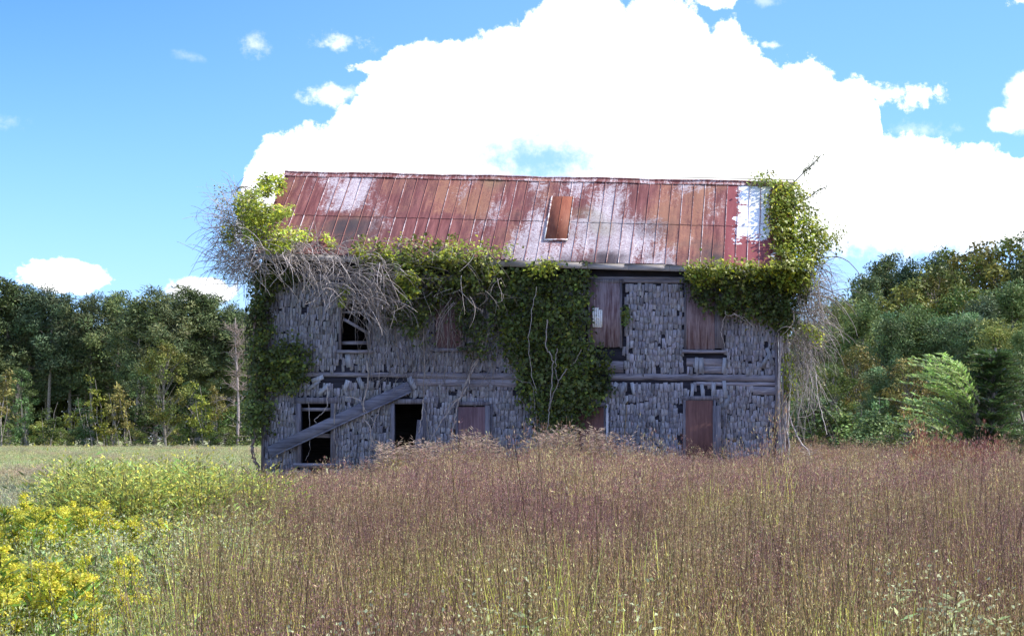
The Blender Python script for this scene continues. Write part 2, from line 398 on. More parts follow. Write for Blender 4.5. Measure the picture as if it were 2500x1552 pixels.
# ---- shingles (one mesh: the surface of the wall)
sh = G()
blocks = [(o[0]-6, o[1]-14, o[2]+6, o[3]+12) for o in OP.values()]
blocks += [(1440, 848, 1520, 905), (1455, 660, 1520, 700), (1515, 672, 1529, 850), (1668, 855, 1775, 874), (1512, 855, 1527, 912)]
bare = [(1527, 931, 1545, 960, .5), (1600, 912, 1740, 932, .9), (1665, 931, 1760, 972, .45), (1835, 931, 1897, 965, 1.0), (870, 905, 910, 940, .7), (1250, 905, 1500, 960, .6), (700, 931, 1000, 955, .35), (1010, 908, 1260, 944, 1.0),
        (1670, 873, 1697, 912, .7), (1720, 873, 1757, 912, .95), (1748, 873, 1764, 912, .7), (1867, 830, 1888, 880, .8), (820, 865, 845, 905, .5), (1655, 985, 1675, 1010, .7), (1658, 1060, 1672, 1090, .9)]
def blocked(x, y):
    for b in blocks:
        if b[0] < x < b[2] and b[1] < y < b[3]: return True
    if 910+(x-1500)*.002 < y < 930 and x > 1490: return True
    if x < 830 and 906 < y < 921 and x > 705: return True
    for b in bare:
        if b[0] < x < b[2] and b[1] < y < b[3] and rng.random() < b[4]: return True
    return False
row = 0; py = 690.0
rows = []
while py < 905: rows.append(py); py += 15.4
py = 934.0
while py < 1185: rows.append(py); py += 15.0
for py in rows:
    x = 645+rng.uniform(-4, 4)
    while x < 1892:
        lower = py > 930; narrow = x < 960
        w = rng.uniform(5, 10) if narrow else rng.uniform(5.5, 12)
        if x+w > 1895: break
        cxp = x+w/2
        if not blocked(cxp, py+10) and not (rng.random() < (.025 if narrow else .008)):
            L = rng.uniform(17.5, 22); yj = rng.normal(0, 1.9)
            if rng.random() < .05: yj += rng.uniform(3, 9)
            # slope of courses follows the tired frame
            sag = (cxp-1250)*.008*(1 if not lower else .2)
            p0 = Pw(cxp, py+sag+yj); hw = (w-rng.uniform(.1, 1.3))/200
            ang = rng.normal(0, .035) if rng.random() > .06 else rng.normal(0, .16)
            out = rng.uniform(.016, .042)+(rng.random() < .15)*rng.uniform(.01, .04); cup = rng.uniform(-.008, .012); th = .009
            Lm = L/100; tl, tr = rng.normal(0, .018, 2); bm = rng.normal(0, .012); tz = rng.uniform(0, .01)
            nar = rng.uniform(.0, .2) if rng.random() < .35 else 0
            f_ = np.array([[-hw, -.008, 0], [0, -.008, 0], [hw, -.008, 0], [-hw*(1-nar), -out, -Lm+tl], [hw*rng.uniform(-.3, .3), -out-cup, -Lm+bm], [hw*(1-nar), -out+rng.normal(0, .006), -Lm+tr]])
            bk = f_+np.array([0, th, 0])
            V = np.concatenate([f_, bk]); ca, sa = cos(ang), sin(ang)
            V = np.stack([V[:, 0]*ca-V[:, 2]*sa, V[:, 1], V[:, 0]*sa+V[:, 2]*ca], 1)+p0
            k = rng.uniform(.74, 1.14)*(rng.uniform(.55, .8) if rng.random() < .1 else 1)*(1 if not narrow else .9)
            c = np.array([1, rng.uniform(.95, 1.0), rng.uniform(.96, 1.06)])*k
            sh.add(V, [[0, 3, 4, 1], [1, 4, 5, 2], [3, 9, 10, 4], [4, 10, 11, 5], [0, 6, 9, 3], [2, 5, 11, 8], [6, 7, 10, 9], [7, 8, 11, 10]], c)
        x += w
part('shingles', sh, M['shingle'])

# ---- boards and trim on the wall
def hboard(px0, py0, px1, py1, h, y=-.03, t=.03, mat='trim', name='board', wav=0, parent=None):
    """board from left end (px0,py0) to right end; h height in px, py at the top edge"""
    e = G(); n = 9; a = Pw(px0, py0, y); b = Pw(px1, py1, y)
    ts = np.linspace(0, 1, n); P = a[None]+(b-a)[None]*ts[:, None]; P[:, 2] += rng.normal(0, wav, n)
    hh = h/100*(1+rng.normal(0, wav*4, n)*(wav > 0))
    V = []
    for i in range(n): V += [P[i]+(0, 0, 0), P[i]-(0, 0, hh[i]), P[i]+(0, t, 0), P[i]-(0, -t, hh[i])]
    V = np.array(V); i = np.arange(n-1)*4
    e.add(V, np.concatenate([np.stack([i, i+1, i+5, i+4], 1), np.stack([i, i+4, i+6, i+2], 1), np.stack([i+1, i+3, i+7, i+5], 1)]), rng.uniform(.8, 1.15)*np.ones(3))
    e.add(V[[0, 1, 3, 2, -4, -3, -1, -2]], [[0, 2, 3, 1][::-1], [4, 5, 6, 7]], np.ones(3))
    return part(name, e, M[mat], parent)
def vboard(px, py0, py1, w, y=-.03, t=.035, mat='trimv', name='board', tilt=0, parent=None):
    e = G(); e.beam(Pw(px+tilt, py0, y), Pw(px, py1, y), w/100, t, C=rng.uniform(.8, 1.15)*np.ones(3)); return part(name, e, M[mat], parent)
hboard(1486, 911, 1893, 915, 16, -.035, .034, wav=.006, name='belt_board')
hboard(1700, 931.5, 1893, 933, 9, -.022, .02, wav=.004, name='belt_board')
hboard(1838, 943, 1893, 944, 20, -.028, .026, name='belt_board')
hboard(700, 908, 1010, 910, 11, -.035, .034, wav=.008, name='belt_board')
hboard(1005, 907, 1262, 911, 16, -.034, .033, wav=.003, name='belt_board'); hboard(1005, 923.6, 1262, 927, 18, -.028, .026, wav=.003, name='belt_board')
hboard(1440, 880, 1522, 881, 29, -.02, .018, wav=.003, name='belt_board')
hboard(1676, 874, 1766, 875, 19, -.016, .014, name='belt_board'); hboard(1700, 893.6, 1764, 894, 17, -.019, .017, name='belt_board')
hboard(648, 668, 1892, 678, 6, -.034, .033, wav=.003, name='frieze_board'); hboard(648, 674.6, 1892, 684.6, 8, -.045, .044, wav=.003, name='frieze_board')
e = G(); e.beam(Pw(1893.5, 672, -.03), Pw(1899.5, 1183, -.03), .085, .07); part('corner_board', e, M['trimv'])
e = G(); e.beam(Pw(1902, 672, .06), Pw(1907, 1183, .06), .05, .12); part('corner_board', e, M['trimv'])
e = G(); e.beam(Pw(648, 672, -.03), Pw(641, 1183, -.03), .07, .07); part('corner_board', e, M['trimv'])
hboard(641, 1172, 1899, 1176, 12, -.05, .045, wav=.002, name='sill_beam')

def window(key, name, label=None, head=None, sill=True, jamb=5, rails=(), panel=None, pmat='board', doorish=False):
    """a window part of the house: frame, sill, rails and panel are its sub-parts"""
    o = OP[key]; x0, y0, x1, y1 = o
    f = G()
    for px, s in ((x0-jamb/2, 1), (x1+jamb/2, 1)):
        f.beam(Pw(px, y0-2, -.05), Pw(px, y1+3, -.05), jamb/100, .09)
    hh = head or 10
    f.beam(Pw(x0-jamb-4, y0-hh/2-1, -.052), Pw(x1+jamb+4, y0-hh/2-1+rng.uniform(-1, 1), -.052), hh/100, .085)
    f.add(Pw(x0, y0, 0)[None].repeat(3, 0), [[0, 1, 2]])
    w = part(name, f, M['trimv'])
    if label: w['label'] = label
    if sill:
        e = G(); e.beam(Pw(x0-jamb-5, y1+4, -.07), Pw(x1+jamb+5, y1+4.5, -.07), .075, .13); part('window_sill', e, M['trim'], w)
    for (ry, rh) in rails:
        e = G(); e.beam(Pw(x0+.3, ry, .04), Pw(x1-.3, ry+rng.uniform(-.5, 1), .04), rh/100, .05); part('sash_rail', e, M['trim'], w)
    if panel:
        a, b, c, d = panel; n = 14; xs = np.linspace(a, c, n)
        e = G(); top = [Pw(x, b, -.095) for x in xs]; bot = [Pw(x, d+rng.uniform(-1.5, 1.5), -.095) for x in xs]
        wv = rng.normal(0, .003, n)
        V = np.array([t+(0, k, 0) for t, k in zip(top, wv)]+[t+(0, k, 0) for t, k in zip(bot, wv)]); V2 = V+(0, .018, 0); i = np.arange(n-1)
        e.add(np.concatenate([V, V2]), np.concatenate([np.stack([i, i+n, i+n+1, i+1], 1), np.stack([i+2*n, i+2*n+1, i+3*n+1, i+3*n], 1), np.stack([i+n, i+3*n, i+3*n+1, i+n+1], 1), np.stack([i, i+1, i+2*n+1, i+2*n], 1)]))
        e.add(np.concatenate([V, V2])[[0, n, 3*n, 2*n, n-1, 2*n-1, 4*n-1, 3*n-1]], [[0, 3, 2, 1], [4, 5, 6, 7]])
        part('boarded_panel', e, M[pmat], w)
    return w
w = window('U1', 'window', 'broken open upper window half hidden by hanging vines', rails=((762, 5), (837, 8)))
e = G(); e.beam(Pw(838, 778, -.01), Pw(902, 815, -.01), .07, .03); part('loose_board', e, M['trim'], w)
window('U2', 'window', 'upper window boarded with a red panel among the vines', panel=(1064, 704, 1128, 850))
w = window('U3', 'window', 'upper window boarded with peeling red panel beside a small white vent', panel=(1436, 690, 1517, 847), pmat='peeled', sill=False)
# white plastic vent cover with louvre grid
e = G(); vx0, vx1, vy0, vy1 = 1448, 1469, 753, 797
for k in range(10): e.beam(Pw(vx0, vy0+k*(vy1-vy0)/9, -.15), Pw(vx1-(7 if k == 0 else 0), vy0+k*(vy1-vy0)/9, -.15), .031, .012)
for k in range(5): e.beam(Pw(vx0+k*(vx1-vx0)/4, vy0-(.5 if k < 3 else -4), -.152), Pw(vx0+k*(vx1-vx0)/4, vy1+.5, -.152), .026, .014)
e.box(Pw(1458.5, 775, -.154), (.05, .012, .06)); part('vent_grille', e, M['vent'], w)
w = window('U4', 'window', 'upper window at the right boarded with a faded red panel', panel=(1672, 688, 1745, 853), pmat='peeled')
e = G(); e.beam(Pw(1753, 688, -.10), Pw(1755, 850, -.10), .19, .02); part('boarded_panel', e, M['trimv'], w)
w = window('L1', 'window', 'open lower window crossed by the fallen plank', head=15, jamb=12, rails=((999, 8), (1063, 9)))
hboard(728, 1133, 815, 1135, 8, -.03, .10, name='window_sill', parent=w)
w = window('L2', 'doorway', 'dark open doorway above the dry grass', head=12, jamb=8, sill=False)
e = G(); e.beam(Pw(1027, 1025, -.12), Pw(1016, 1150, -.25), .16, .025); part('broken_door', e, M['trimv'], w)
w = window('L3', 'doorway', 'lower doorway boarded with a plain red panel', panel=(1119, 993, 1184, 1166), jamb=6, sill=False)
e = G(); e.beam(Pw(1191, 990, -.085), Pw(1192, 1166, -.085), .13, .03); part('door_board', e, M['trimv'], w)
e = G(); e.beam(Pw(1201, 985, -.11), Pw(1203, 1166, -.11), .03, .06); part('door_post', e, M['trimv'], w)
w = window('L4', 'doorway', 'boarded lower doorway half under the ivy', panel=(1406, 994, 1474, 1166), pmat='rustboard', jamb=4, sill=False)
e = G(); e.beam(Pw(1482, 986, -.13), Pw(1483, 1150, -.14), .055, .05); part('door_post', e, M['paintwood'], w)
w = window('L5', 'doorway', 'lower doorway at the right boarded with rusty sheet and grey board', panel=(1672, 977, 1740, 1168), pmat='rustboard', jamb=6, sill=False)
e = G(); e.beam(Pw(1750, 990, -.108), Pw(1751, 1166, -.108), .20, .022); part('door_board', e, M['trimv'], w)
e = G(); e.beam(Pw(1769, 1000, -.10), Pw(1770, 1166, -.10), .03, .05); part('door_post', e, M['trimv'], w)

# loose shingles hanging askew under the belt
e = G()
for (px, py, L, a) in [(765, 940, 38, .9), (790, 950, 34, .75), (775, 925, 30, 1.2), (845, 940, 26, .3), (880, 935, 30, -.4), (1005, 935, 32, -.45), (1500, 945, 26, .5), (1520, 950, 36, .3), (1545, 948, 30, -.2),
                      (1690, 955, 34, .12), (1715, 955, 36, -.1), (1742, 950, 34, .05), (1770, 950, 42, -.12), (1775, 980, 34, .3), (1868, 880, 40, .6), (1880, 870, 46, -.35), (850, 880, 34, -.15), (1700, 890, 36, .04), (1712, 892, 38, -.06), (1768, 892, 38, .08)]:
    d = np.array([sin(a), 0, cos(a)])*L/200; c = Pw(px, py, -.07)
    e = G(); e.beam(c-d, c+d+(0, .02, 0), rng.uniform(.08, .13), .012, C=rng.uniform(.7, 1.1)*np.ones(3)); part('loose_shingle', e, M['shingle'])

# ---- the fallen plank leans on the house: a thing of its own
pl = G(); a = Pw(657, 1103, -.22); b = Pw(1000, 943, -.11)
pl.beam(a, b, .27, .028); 
n_ = norm(b-a); pn = np.cross(n_, (0, -1, 0)); sgn = 1 if pn[2] > 0 else -1
pl.beam(a-sgn*pn*.137+(0, -.022, 0)+n_*.02, b-sgn*pn*.137+(0, -.022, 0)-n_*.02, .035, .03)
pm = pl; mid = (a+b)/2; local(pl, mid); o = link('fallen_plank', pl, M['plank']); o.location = mid
tag(o, 'long weathered plank leaning diagonally across the lower left window', 'plank')

# ---- roof
xs = np.linspace(RXL, RXR, 47)
def bias(x, t):
    px = px_at(x, YE); w, o_, s_ = .405, .465, 0.20
    def bump(c, wd): return math.exp(-((px-c)/wd)**2)
    w += .05*math.sin(px*.021+t*4)+.04*math.sin(px*.047-t*7)+.15*bump(800, 70)*(t > .5)+.15*bump(1290, 45)+.20*bump(1480, 100)*(1.0 if t < .5 else .6)+.10*bump(1620, 50)*(t < .5)+.12*bump(1360, 60)*(t < .5)+.12*bump(1690, 50)*(t > .85)+.05*bump(700, 60)
    o_ += .09*bump(1690, 80)-.14*bump(1480, 80)+.10*bump(1060, 120)*(t > .5)-.06*bump(980, 60)+.08*bump(1590, 40)
    s_ += .25*(t < .12)+.30*bump(1710, 40)*(t < .3)+.16*bump(1240, 26)*(t > .4)*(t < .8)+.12*bump(1590, 60)*(.3 < t < .55)+.30*bump(830, 60)*(t < .45)
    return w, o_, min(s_, .7)
rf = G(); lap = .46
for i in range(46):
    xa, xb = xs[i]+.004, xs[i+1]-.004
    pr = rng.uniform(-.03, .03, 4)*(1, .7, 1, .7); sec = xs[i] > Pw(1747, 0, YE)[0]-.02
    for (t0, t1, off) in ((-.012, lap+.012, .0), (lap, 1.0, .012)):
        nu, nv = 5, 7; V = []; C = []
        wj, oj = (pr[0], pr[1]) if t0 < .2 else (pr[2], pr[3])
        for a in np.linspace(0, 1, nu):
            for b_ in np.linspace(0, 1, nv):
                x = xa+(xb-xa)*a; t = t0+(t1-t0)*b_
                wob = .004*sin(x*7+t*9)+.004*sin(x*23+t*5+i)+(.016 if (t < .02) else 0)*sin(x*3.1)
                V.append(roofpt(x, t, off+wob-.008*abs(a-.5)))
                w, o_, s_ = bias(x, t)
                if sec:
                    ppx = px_at(x, YE+(YR-YE)*t); w = .30
                    q = (ppx-1842)/44
                    w += .34*math.exp(-q**4)*(1 if t > .36 else max(0, 1-(.36-t)*9))
                    w += .12*math.exp(-((ppx-1795)/16)**2)*(t < .6)*(t > .15)+.16*math.exp(-((ppx-1752)/5)**2)+.17*math.exp(-((ppx-1888)/9)**2)*(t < .3)
                    C.append((w, .5, 1.0))
                else: C.append((w+wj, o_+oj, s_))
        ia = (np.arange(nu-1)[:, None]*nv+np.arange(nv-1)[None]).ravel()
        rf.add(V, np.stack([ia, ia+nv, ia+nv+1, ia+1], 1), C)
        # lap edge drip
        rf.add([V[0], V[-nv], np.array(V[-nv])-(0, 0, .012), np.array(V[0])-(0, 0, .012)], [[0, 3, 2, 1]], [C[0]]*4)
roof = part('roof', rf, M['roof'])
e = G()
for i, x in enumerate(xs):                 # standing seams
    sec = x > Pw(1747, 0, YE)[0]-.03
    for (t0, t1, off) in ((-.012, lap, .012), (lap, 1.0, .022)):
        P = np.array([roofpt(x+rng.normal(0, .0015), t, off+.004*sin(x*9+t*8)) for t in np.linspace(t0, t1, 6)])
        n = len(P); nrm = norm(np.array([0, -1.0, .9]))
        V = np.concatenate([P+(-.008, 0, 0)-nrm*.02, P+(-.006, 0, 0)+nrm*.004, P+(.006, 0, 0)+nrm*.004, P+(.008, 0, 0)-nrm*.02]); j = np.arange(n-1)
        e.add(V, np.concatenate([np.stack([j, j+1, j+n+1, j+n], 1), np.stack([j+n, j+n+1, j+2*n+1, j+2*n], 1), np.stack([j+2*n, j+2*n+1, j+3*n+1, j+3*n], 1)]), (.62 if (sec and i % 3 == 0) else rng.uniform(.40, .56), .45, 0))
part('roof_seams', e, M['roof'], roof)
e = G(); P = np.array([roofpt(x, 1.0, .03)+(0, .01, .015+.01*sin(x*2.2)+.006*sin(x*7)) for x in np.linspace(RXL-.02, RXR+.02, 40)])
e.tube(P, .035, 6, (.5, .45, 0)); n = len(P)
V = np.concatenate([P+(0, -.11, -.105), P+(0, 0, .02), P+(0, .12, -.11)]); j = np.arange(n-1)
e.add(V, np.concatenate([np.stack([j, j+1, j+n+1, j+n], 1), np.stack([j+n, j+n+1, j+2*n+1, j+2*n], 1)]), (.5, .45, 0)); part('ridge_cap', e, M['roof'], roof)
e = G(); P = np.array([roofpt(x, 1.0, .03)+(0, -.02, .09) for x in np.linspace(Pw(1640, 0, YR)[0], RXR, 6)]); e.tube(P, .008, 4, (.6, .4, 0)); part('lightning_wire', e, M['vinebrown'], roof)
# rear slope
e = G(); zb = [ez(x)+.0 for x in (RXL, RXR)]
def rr(x, t, o_): return np.array([x, YR+(YB+.35-YR)*t, rz(x)+(ez(x)-.25-rz(x))*t+o_])
V = [rr(RXL, 0, -.02), rr(RXR, 0, -.02), rr(RXR, 1, 0), rr(RXL, 1, 0)]; e.add(V, [[0, 1, 2, 3]], (.4, .5, 0))
e.add([v-np.array([0, 0, .03]) for v in V], [[0, 3, 2, 1]], (.4, .5, 0))
for x in xs[::1]: e.beam(rr(x, .01, .01), rr(x, 1, .01), .015, .04, up=(0, .6, .8), C=(.4, .5, 0))
part('rear_roof', e, M['roof'], roof)
# soffit deck under the front slope
e = G(); V = [roofpt(RXL+.01, .0, -.045), roofpt(RXR-.01, .0, -.045), roofpt(RXR-.01, .99, -.045), roofpt(RXL+.01, .99, -.045)]
e.add(V, [[0, 3, 2, 1]]); e.add([v+np.array([0, -.01, .012]) for v in V], [[0, 1, 2, 3]]); part('roof_deck', e, M['inside'], roof)
# hatch
def roof_t(py, px):  # t on the slope seen at a pixel
    lo, hi = 0., 1.
    for _ in range(30):
        mid_ = (lo+hi)/2; y = YE+(YR-YE)*mid_; x = (px-PX0)*(D0+y)/F; q = roofpt(x, mid_)
        ppy = PY0-(q[2]-EYE)*F/(D0+q[1])
        if ppy > py: lo = mid_
        else: hi = mid_
    return lo
def roof_at(px, py, off=0.):
    t = roof_t(py, px); y = YE+(YR-YE)*t; return roofpt((px-PX0)*(D0+y)/F, t, off)
c4 = [roof_at(1348, 482, .03), roof_at(1401, 482, .03), roof_at(1386, 588, .03), roof_at(1329, 588, .03)]
e = G(); dn = norm(np.array([0, .72, -.69]))*.05
e.add(c4+[c+dn for c in c4], [[0, 3, 2, 1], [0, 1, 5, 4], [1, 2, 6, 5], [2, 3, 7, 6], [3, 0, 4, 7]])
mt = (np.array(c4[0])+c4[1])/2; mb = (np.array(c4[2])+c4[3])/2; e.beam(mt-dn*.1, mb-dn*.1, .012, .02, up=(0, -.7, .7)); hatch = part('roof_hatch', e, M['hatch'], roof)
e = G()
for a, b, w in ((c4[3], c4[0], .035), (c4[2], c4[3], .05), (c4[1], c4[2], .015)): e.beam(np.array(a)-dn*.12, np.array(b)-dn*.12, w, .022, up=(0, -.7, .7))
part('hatch_flashing', e, M['zinc'], hatch)
# fascia and end boards
e = G(); n = 14; P = [np.array([x, YE+.035, ez(x)-.115+rng.normal(0, .003)]) for x in np.linspace(RXL+.05, RXR-.02, n)]
for i in range(n-1): e.beam(P[i], P[i+1]+(P[i+1]-P[i])*.002, .15, .028, up=(0, -1, 0), C=rng.uniform(.85, 1.1)*np.ones(3))
part('fascia_board', e, M['fascia'])
for xx in (RXL+.03, RXR-.03):
    e = G(); e.beam(roofpt(xx, 0.03, -.13), roofpt(xx, .985, -.13), .12, .03, up=(1, 0, 0)); part('barge_board', e, M['fascia'])
e = G(); 
for x in np.arange(XL+.2, XR, .6): e = G(); e.beam((x, .125, ez(x)+.20), (x, YE+.06, ez(x)-.07), .05, .1, up=(0, 0, 1)); part('rafter_tail', e, M['inside'])

#@@VINES
# ================================================================== VINES
def pip(x, y, poly):
    poly = np.asarray(poly, float); x = np.asarray(x); y = np.asarray(y); ins = np.zeros(len(x), bool); n = len(poly); j = n-1
    for i in range(n):
        xi, yi = poly[i]; xj, yj = poly[j]
        c = ((yi > y) != (yj > y)) & (x < (xj-xi)*(y-yi)/(yj-yi+1e-9)+xi); ins ^= c; j = i
    return ins
def sample_poly(poly, n, edge=10):
    poly = np.asarray(poly, float); lo = poly.min(0)-edge; hi = poly.max(0)+edge; out = []
    while len(out) < n:
        q = rng.uniform(lo, hi, (n*2, 2)); w = q+rng.normal(0, edge, q.shape)
        q = q[pip(w[:, 0], w[:, 1], poly)]; out += list(q)
    return np.array(out[:n])
def surf(px, py, out):
    """point standing `out` metres in front of wall or roof behind the pixel"""
    e_ = eave_py(px)
    if py > e_+6: return Pw(px, py, -out)
    t = roof_t(py, px); y = YE+(YR-YE)*t
    if py < ridge_py(px)-2: return Pw(px, py, YR-.3*out)
    p = roofpt((px-PX0)*(D0+y)/F, t, 0); yy = p[1]-out*.75
    return Pw(px, py, yy)
YG, DG, OG = np.array([.36, .42, .06]), np.array([.10, .13, .035]), np.array([.16, .19, .045])  # YG painted as sunlit leaf; DG dark ivy, also leaves painted as shaded
def leafmass(gm, poly, n, o0, o1, col, size=.075, a=.3, edge=12, holes=.5, clump=16., face=(0, -.75, .55), depth=None, size_var=.55):
    q = sample_poly(poly, int(n*1.6), edge)
    # clumpy: keep leaves near random clump centres
    k = max(6, int(n/45)); cc = q[rng.integers(0, len(q), k)]; cw = rng.uniform(.6, 1.3, k); ccol = rng.uniform(1-a*1.4, 1+a*1.5, k)
    d = np.sqrt(((q[:, None]-cc[None])**2).sum(-1)); near = d.argmin(1); dm = d[np.arange(len(q)), near]
    keep = (dm < clump*cw[near]) | (rng.random(len(q)) > holes); q = q[keep][:n]; near = near[keep][:n]; dm = dm[keep][:n]
    P = []
    puff = np.clip(1-dm/(clump*1.6), 0, 1)
    for (x, y), pf in zip(q, puff):
        o_ = o0+(o1-o0)*(rng.random()**.8*.55+.45*pf)
        P.append(surf(x, y, o_) if depth is None else Pw(x, y, depth(x, y, o_)))
    P = np.array(P); n = len(P)
    N = norm(np.asarray(face)[None]+rv(n, .5)); A = norm(np.array([0, -.25, -.8])[None]+rv(n, .55)); A = norm(A-N*(A*N).sum(1, keepdims=True))
    C = jit(col, n, a)*ccol[near][:, None]
    yel = rng.random(n) < .14; C[yel] = C[yel]*(2.1, 1.8, 1.0)
    l = size*rng.uniform(1-size_var, 1+size_var, n)
    gm.leaves(P, A, N, l, l*rng.uniform(.65, .9, n), C)
def stem(gm, p, d, L, r, curl=.25, droop=.25, n=9, wander=.35, C=(1, 1, 1), k=3):
    P = [np.array(p, float)]; d = norm(np.array(d, float)); ax = norm(rng.normal(0, 1, 3)); st = L/(n-1)
    for i in range(n-1):
        d = norm(d+np.cross(ax, d)*curl+np.array([0, 0, -droop*(i/n)])+rng.normal(0, wander*.3, 3)); P.append(P[-1]+d*st)
    P = np.array(P); gm.tube(P, r*np.linspace(1, .45, n), k, C); return P
def poly_stem(gm, pts, r, out=.1, C=(1, 1, 1), k=5, sub=6, wob=.012):
    """stem along photo points (px,py[,out])"""
    P = np.array([surf(p[0], p[1], p[2] if len(p) > 2 else out) for p in pts]); Q = []
    for i in range(len(P)-1):
        p0, p1, p2, p3 = P[max(i-1, 0)], P[i], P[i+1], P[min(i+2, len(P)-1)]
        for s in np.linspace(0, 1, sub, endpoint=False):
            Q.append(.5*((2*p1)+(-p0+p2)*s+(2*p0-5*p1+4*p2-p3)*s*s+(-p0+3*p1-3*p2+p3)*s**3))
    Q.append(P[-1]); Q = np.array(Q); Q[1:-1] += rng.normal(0, wob, (len(Q)-2, 3)); gm.tube(Q, r*np.linspace(1, .6, len(Q)), k, C); return Q
def stemcol(): return rng.uniform(.4, 1.25)*np.ones(3)
def vine(name, label, px, py, parts):
    loc = Pw(px, py, -.2); loc[2] = 0
    t = thing(name, label, 'vine', loc)
    for nm, gm, mat in parts:
        if gm.n: link(nm, local(gm, loc), M[mat], t)
    return t

# --- left corner: big bare tangle with yellow-green leaf tufts
S, L_, L2 = G(), G(), G()
for i in range(420):        # tangle left of the corner
    th = rng.uniform(0, 2*pi); r_ = rng.random()**.6
    px = 585+r_*62*cos(th); py = 585+r_*110*sin(th)
    y = rng.uniform(-.35, 1.5); p = Pw(px, py, y)
    d = np.array([rng.normal(-.35, .6), rng.normal(0, .4), rng.normal(.1, .6)])
    stem(S, p, d, rng.uniform(.35, 1.1), rng.uniform(.005, .010), curl=rng.normal(.12, .18), droop=.2, C=stemcol())
for i in range(30):
    p = Pw(rng.uniform(600, 660), rng.uniform(470, 640), rng.uniform(-.2, .6))
    stem(S, p, (rng.normal(-.5, .6), rng.normal(0, .4), rng.normal(0, .6)), rng.uniform(.6, 1.3), rng.uniform(.012, .02), curl=rng.normal(0, .2), droop=.2, C=stemcol()*.6, n=12, k=4)
q_ = np.array([Pw(rng.uniform(520, 640), rng.uniform(450, 690), rng.uniform(-.6, 1.2)) for _ in range(900)]); L_.leaves(q_, norm(np.array([0, 0, -.7])+rv(900, .5)), rv(900), rng.uniform(.04, .07, 900), .035, jit((.26, .27, .07), 900, .5))
for i in range(90):         # long whips against the sky
    p = Pw(rng.uniform(560, 640), rng.uniform(460, 680), rng.uniform(-.8, .6))
    stem(S, p, (rng.normal(-.9, .35), rng.normal(0, .3), rng.normal(.25, .55)), rng.uniform(.5, 1.15), rng.uniform(.003, .006), curl=rng.normal(0, .14), droop=.18, C=stemcol(), n=10)
for i in range(170):         # curled droopers under the tangle
    p = Pw(rng.uniform(570, 635), rng.uniform(600, 680), rng.uniform(-.7, .6))
    stem(S, p, (rng.normal(-.2, .5), rng.normal(0, .3), rng.normal(-.6, .4)), rng.uniform(.4, .9), rng.uniform(.004, .007), curl=rng.uniform(.1, .45)*rng.choice([-1, 1]), droop=.1, C=stemcol(), n=11)
band = [(560, 520), (640, 545), (720, 570), (800, 600), (870, 615), (930, 640), (975, 690), (960, 740), (900, 770), (850, 740), (780, 700), (720, 650), (640, 640), (570, 640)]
q = sample_poly(band, 640, 10)
for (x, y) in q:            # mat of bare stems sliding down the eave
    o_ = rng.uniform(.25, 1.15); p = Pw(x, y, min(YE, 0)-o_+.3) if y > eave_py(x)-30 else surf(x, y, o_*.5)
    stem(S, p, (rng.normal(.75, .5), rng.normal(-.1, .3), rng.normal(-.35, .5)), rng.uniform(.4, 1.15), rng.uniform(.005, .011), curl=rng.normal(0, .12), droop=.25, C=stemcol())
for i in range(85):         # hanging ends in front of the wall
    x = rng.uniform(760, 960); p = Pw(x, rng.uniform(690, 750), -rng.uniform(.3, 1.0))
    stem(S, p, (rng.normal(.1, .6), rng.normal(0, .2), -rng.uniform(.1, 1)), rng.uniform(.3, .75), rng.uniform(.003, .007), curl=rng.normal(0, .2), droop=.3, C=stemcol())
for poly, n, col, o0, o1 in [([(628, 440), (650, 424), (690, 432), (700, 452), (680, 470), (650, 478), (632, 470)], 900, YG, .2, .7),
        ([(575, 475), (620, 462), (640, 480), (625, 510), (640, 545), (610, 560), (590, 540), (570, 500)], 1200, YG*.85, .4, .9),
        ([(600, 520), (640, 500), (690, 505), (715, 500), (720, 512), (695, 530), (670, 542), (630, 548), (600, 545)], 1200, YG, .4, .9),
        ([(590, 560), (640, 545), (700, 552), (760, 565), (775, 580), (740, 590), (690, 592), (640, 600), (600, 590)], 1100, YG*.95, .5, 1.0),
        ([(640, 590), (700, 588), (716, 600), (700, 612), (660, 612), (640, 606)], 420, YG*1.05, .7, 1.1),
        ([(788, 572), (800, 572), (825, 600), (820, 606), (800, 602), (790, 588)], 110, YG*1.1, .1, .4),
        ([(545, 560), (570, 545), (580, 580), (555, 600), (545, 590)], 260, YG*.8, .0, .5), ([(825, 705), (850, 690), (848, 745), (838, 758), (826, 735)], 150, YG*.9, .5, .9)]:
    leafmass(L_, poly, n, o0, o1, col, .07, face=(.3, -.5, .8), edge=6, depth=(None if poly[0][0] > 625 else (lambda x, y, o_: -o_+rng.uniform(-.2, .9))))
P = poly_stem(S, [(640, 1195, .12), (634, 1150, .16), (622, 1120, .2), (616, 1092, .2), (622, 1065, .2), (628, 1000, .2), (624, 900, .2), (622, 800, .2), (626, 700, .2), (610, 620, .3)], .045, C=(.42, .36, .34), k=6)
vine('vine', 'big tangle of bare stems with yellow-green leaves over the left roof corner', 640, 1190, [('bare_stems', S, 'vinebark'), ('leaves', L_, 'leaf')])

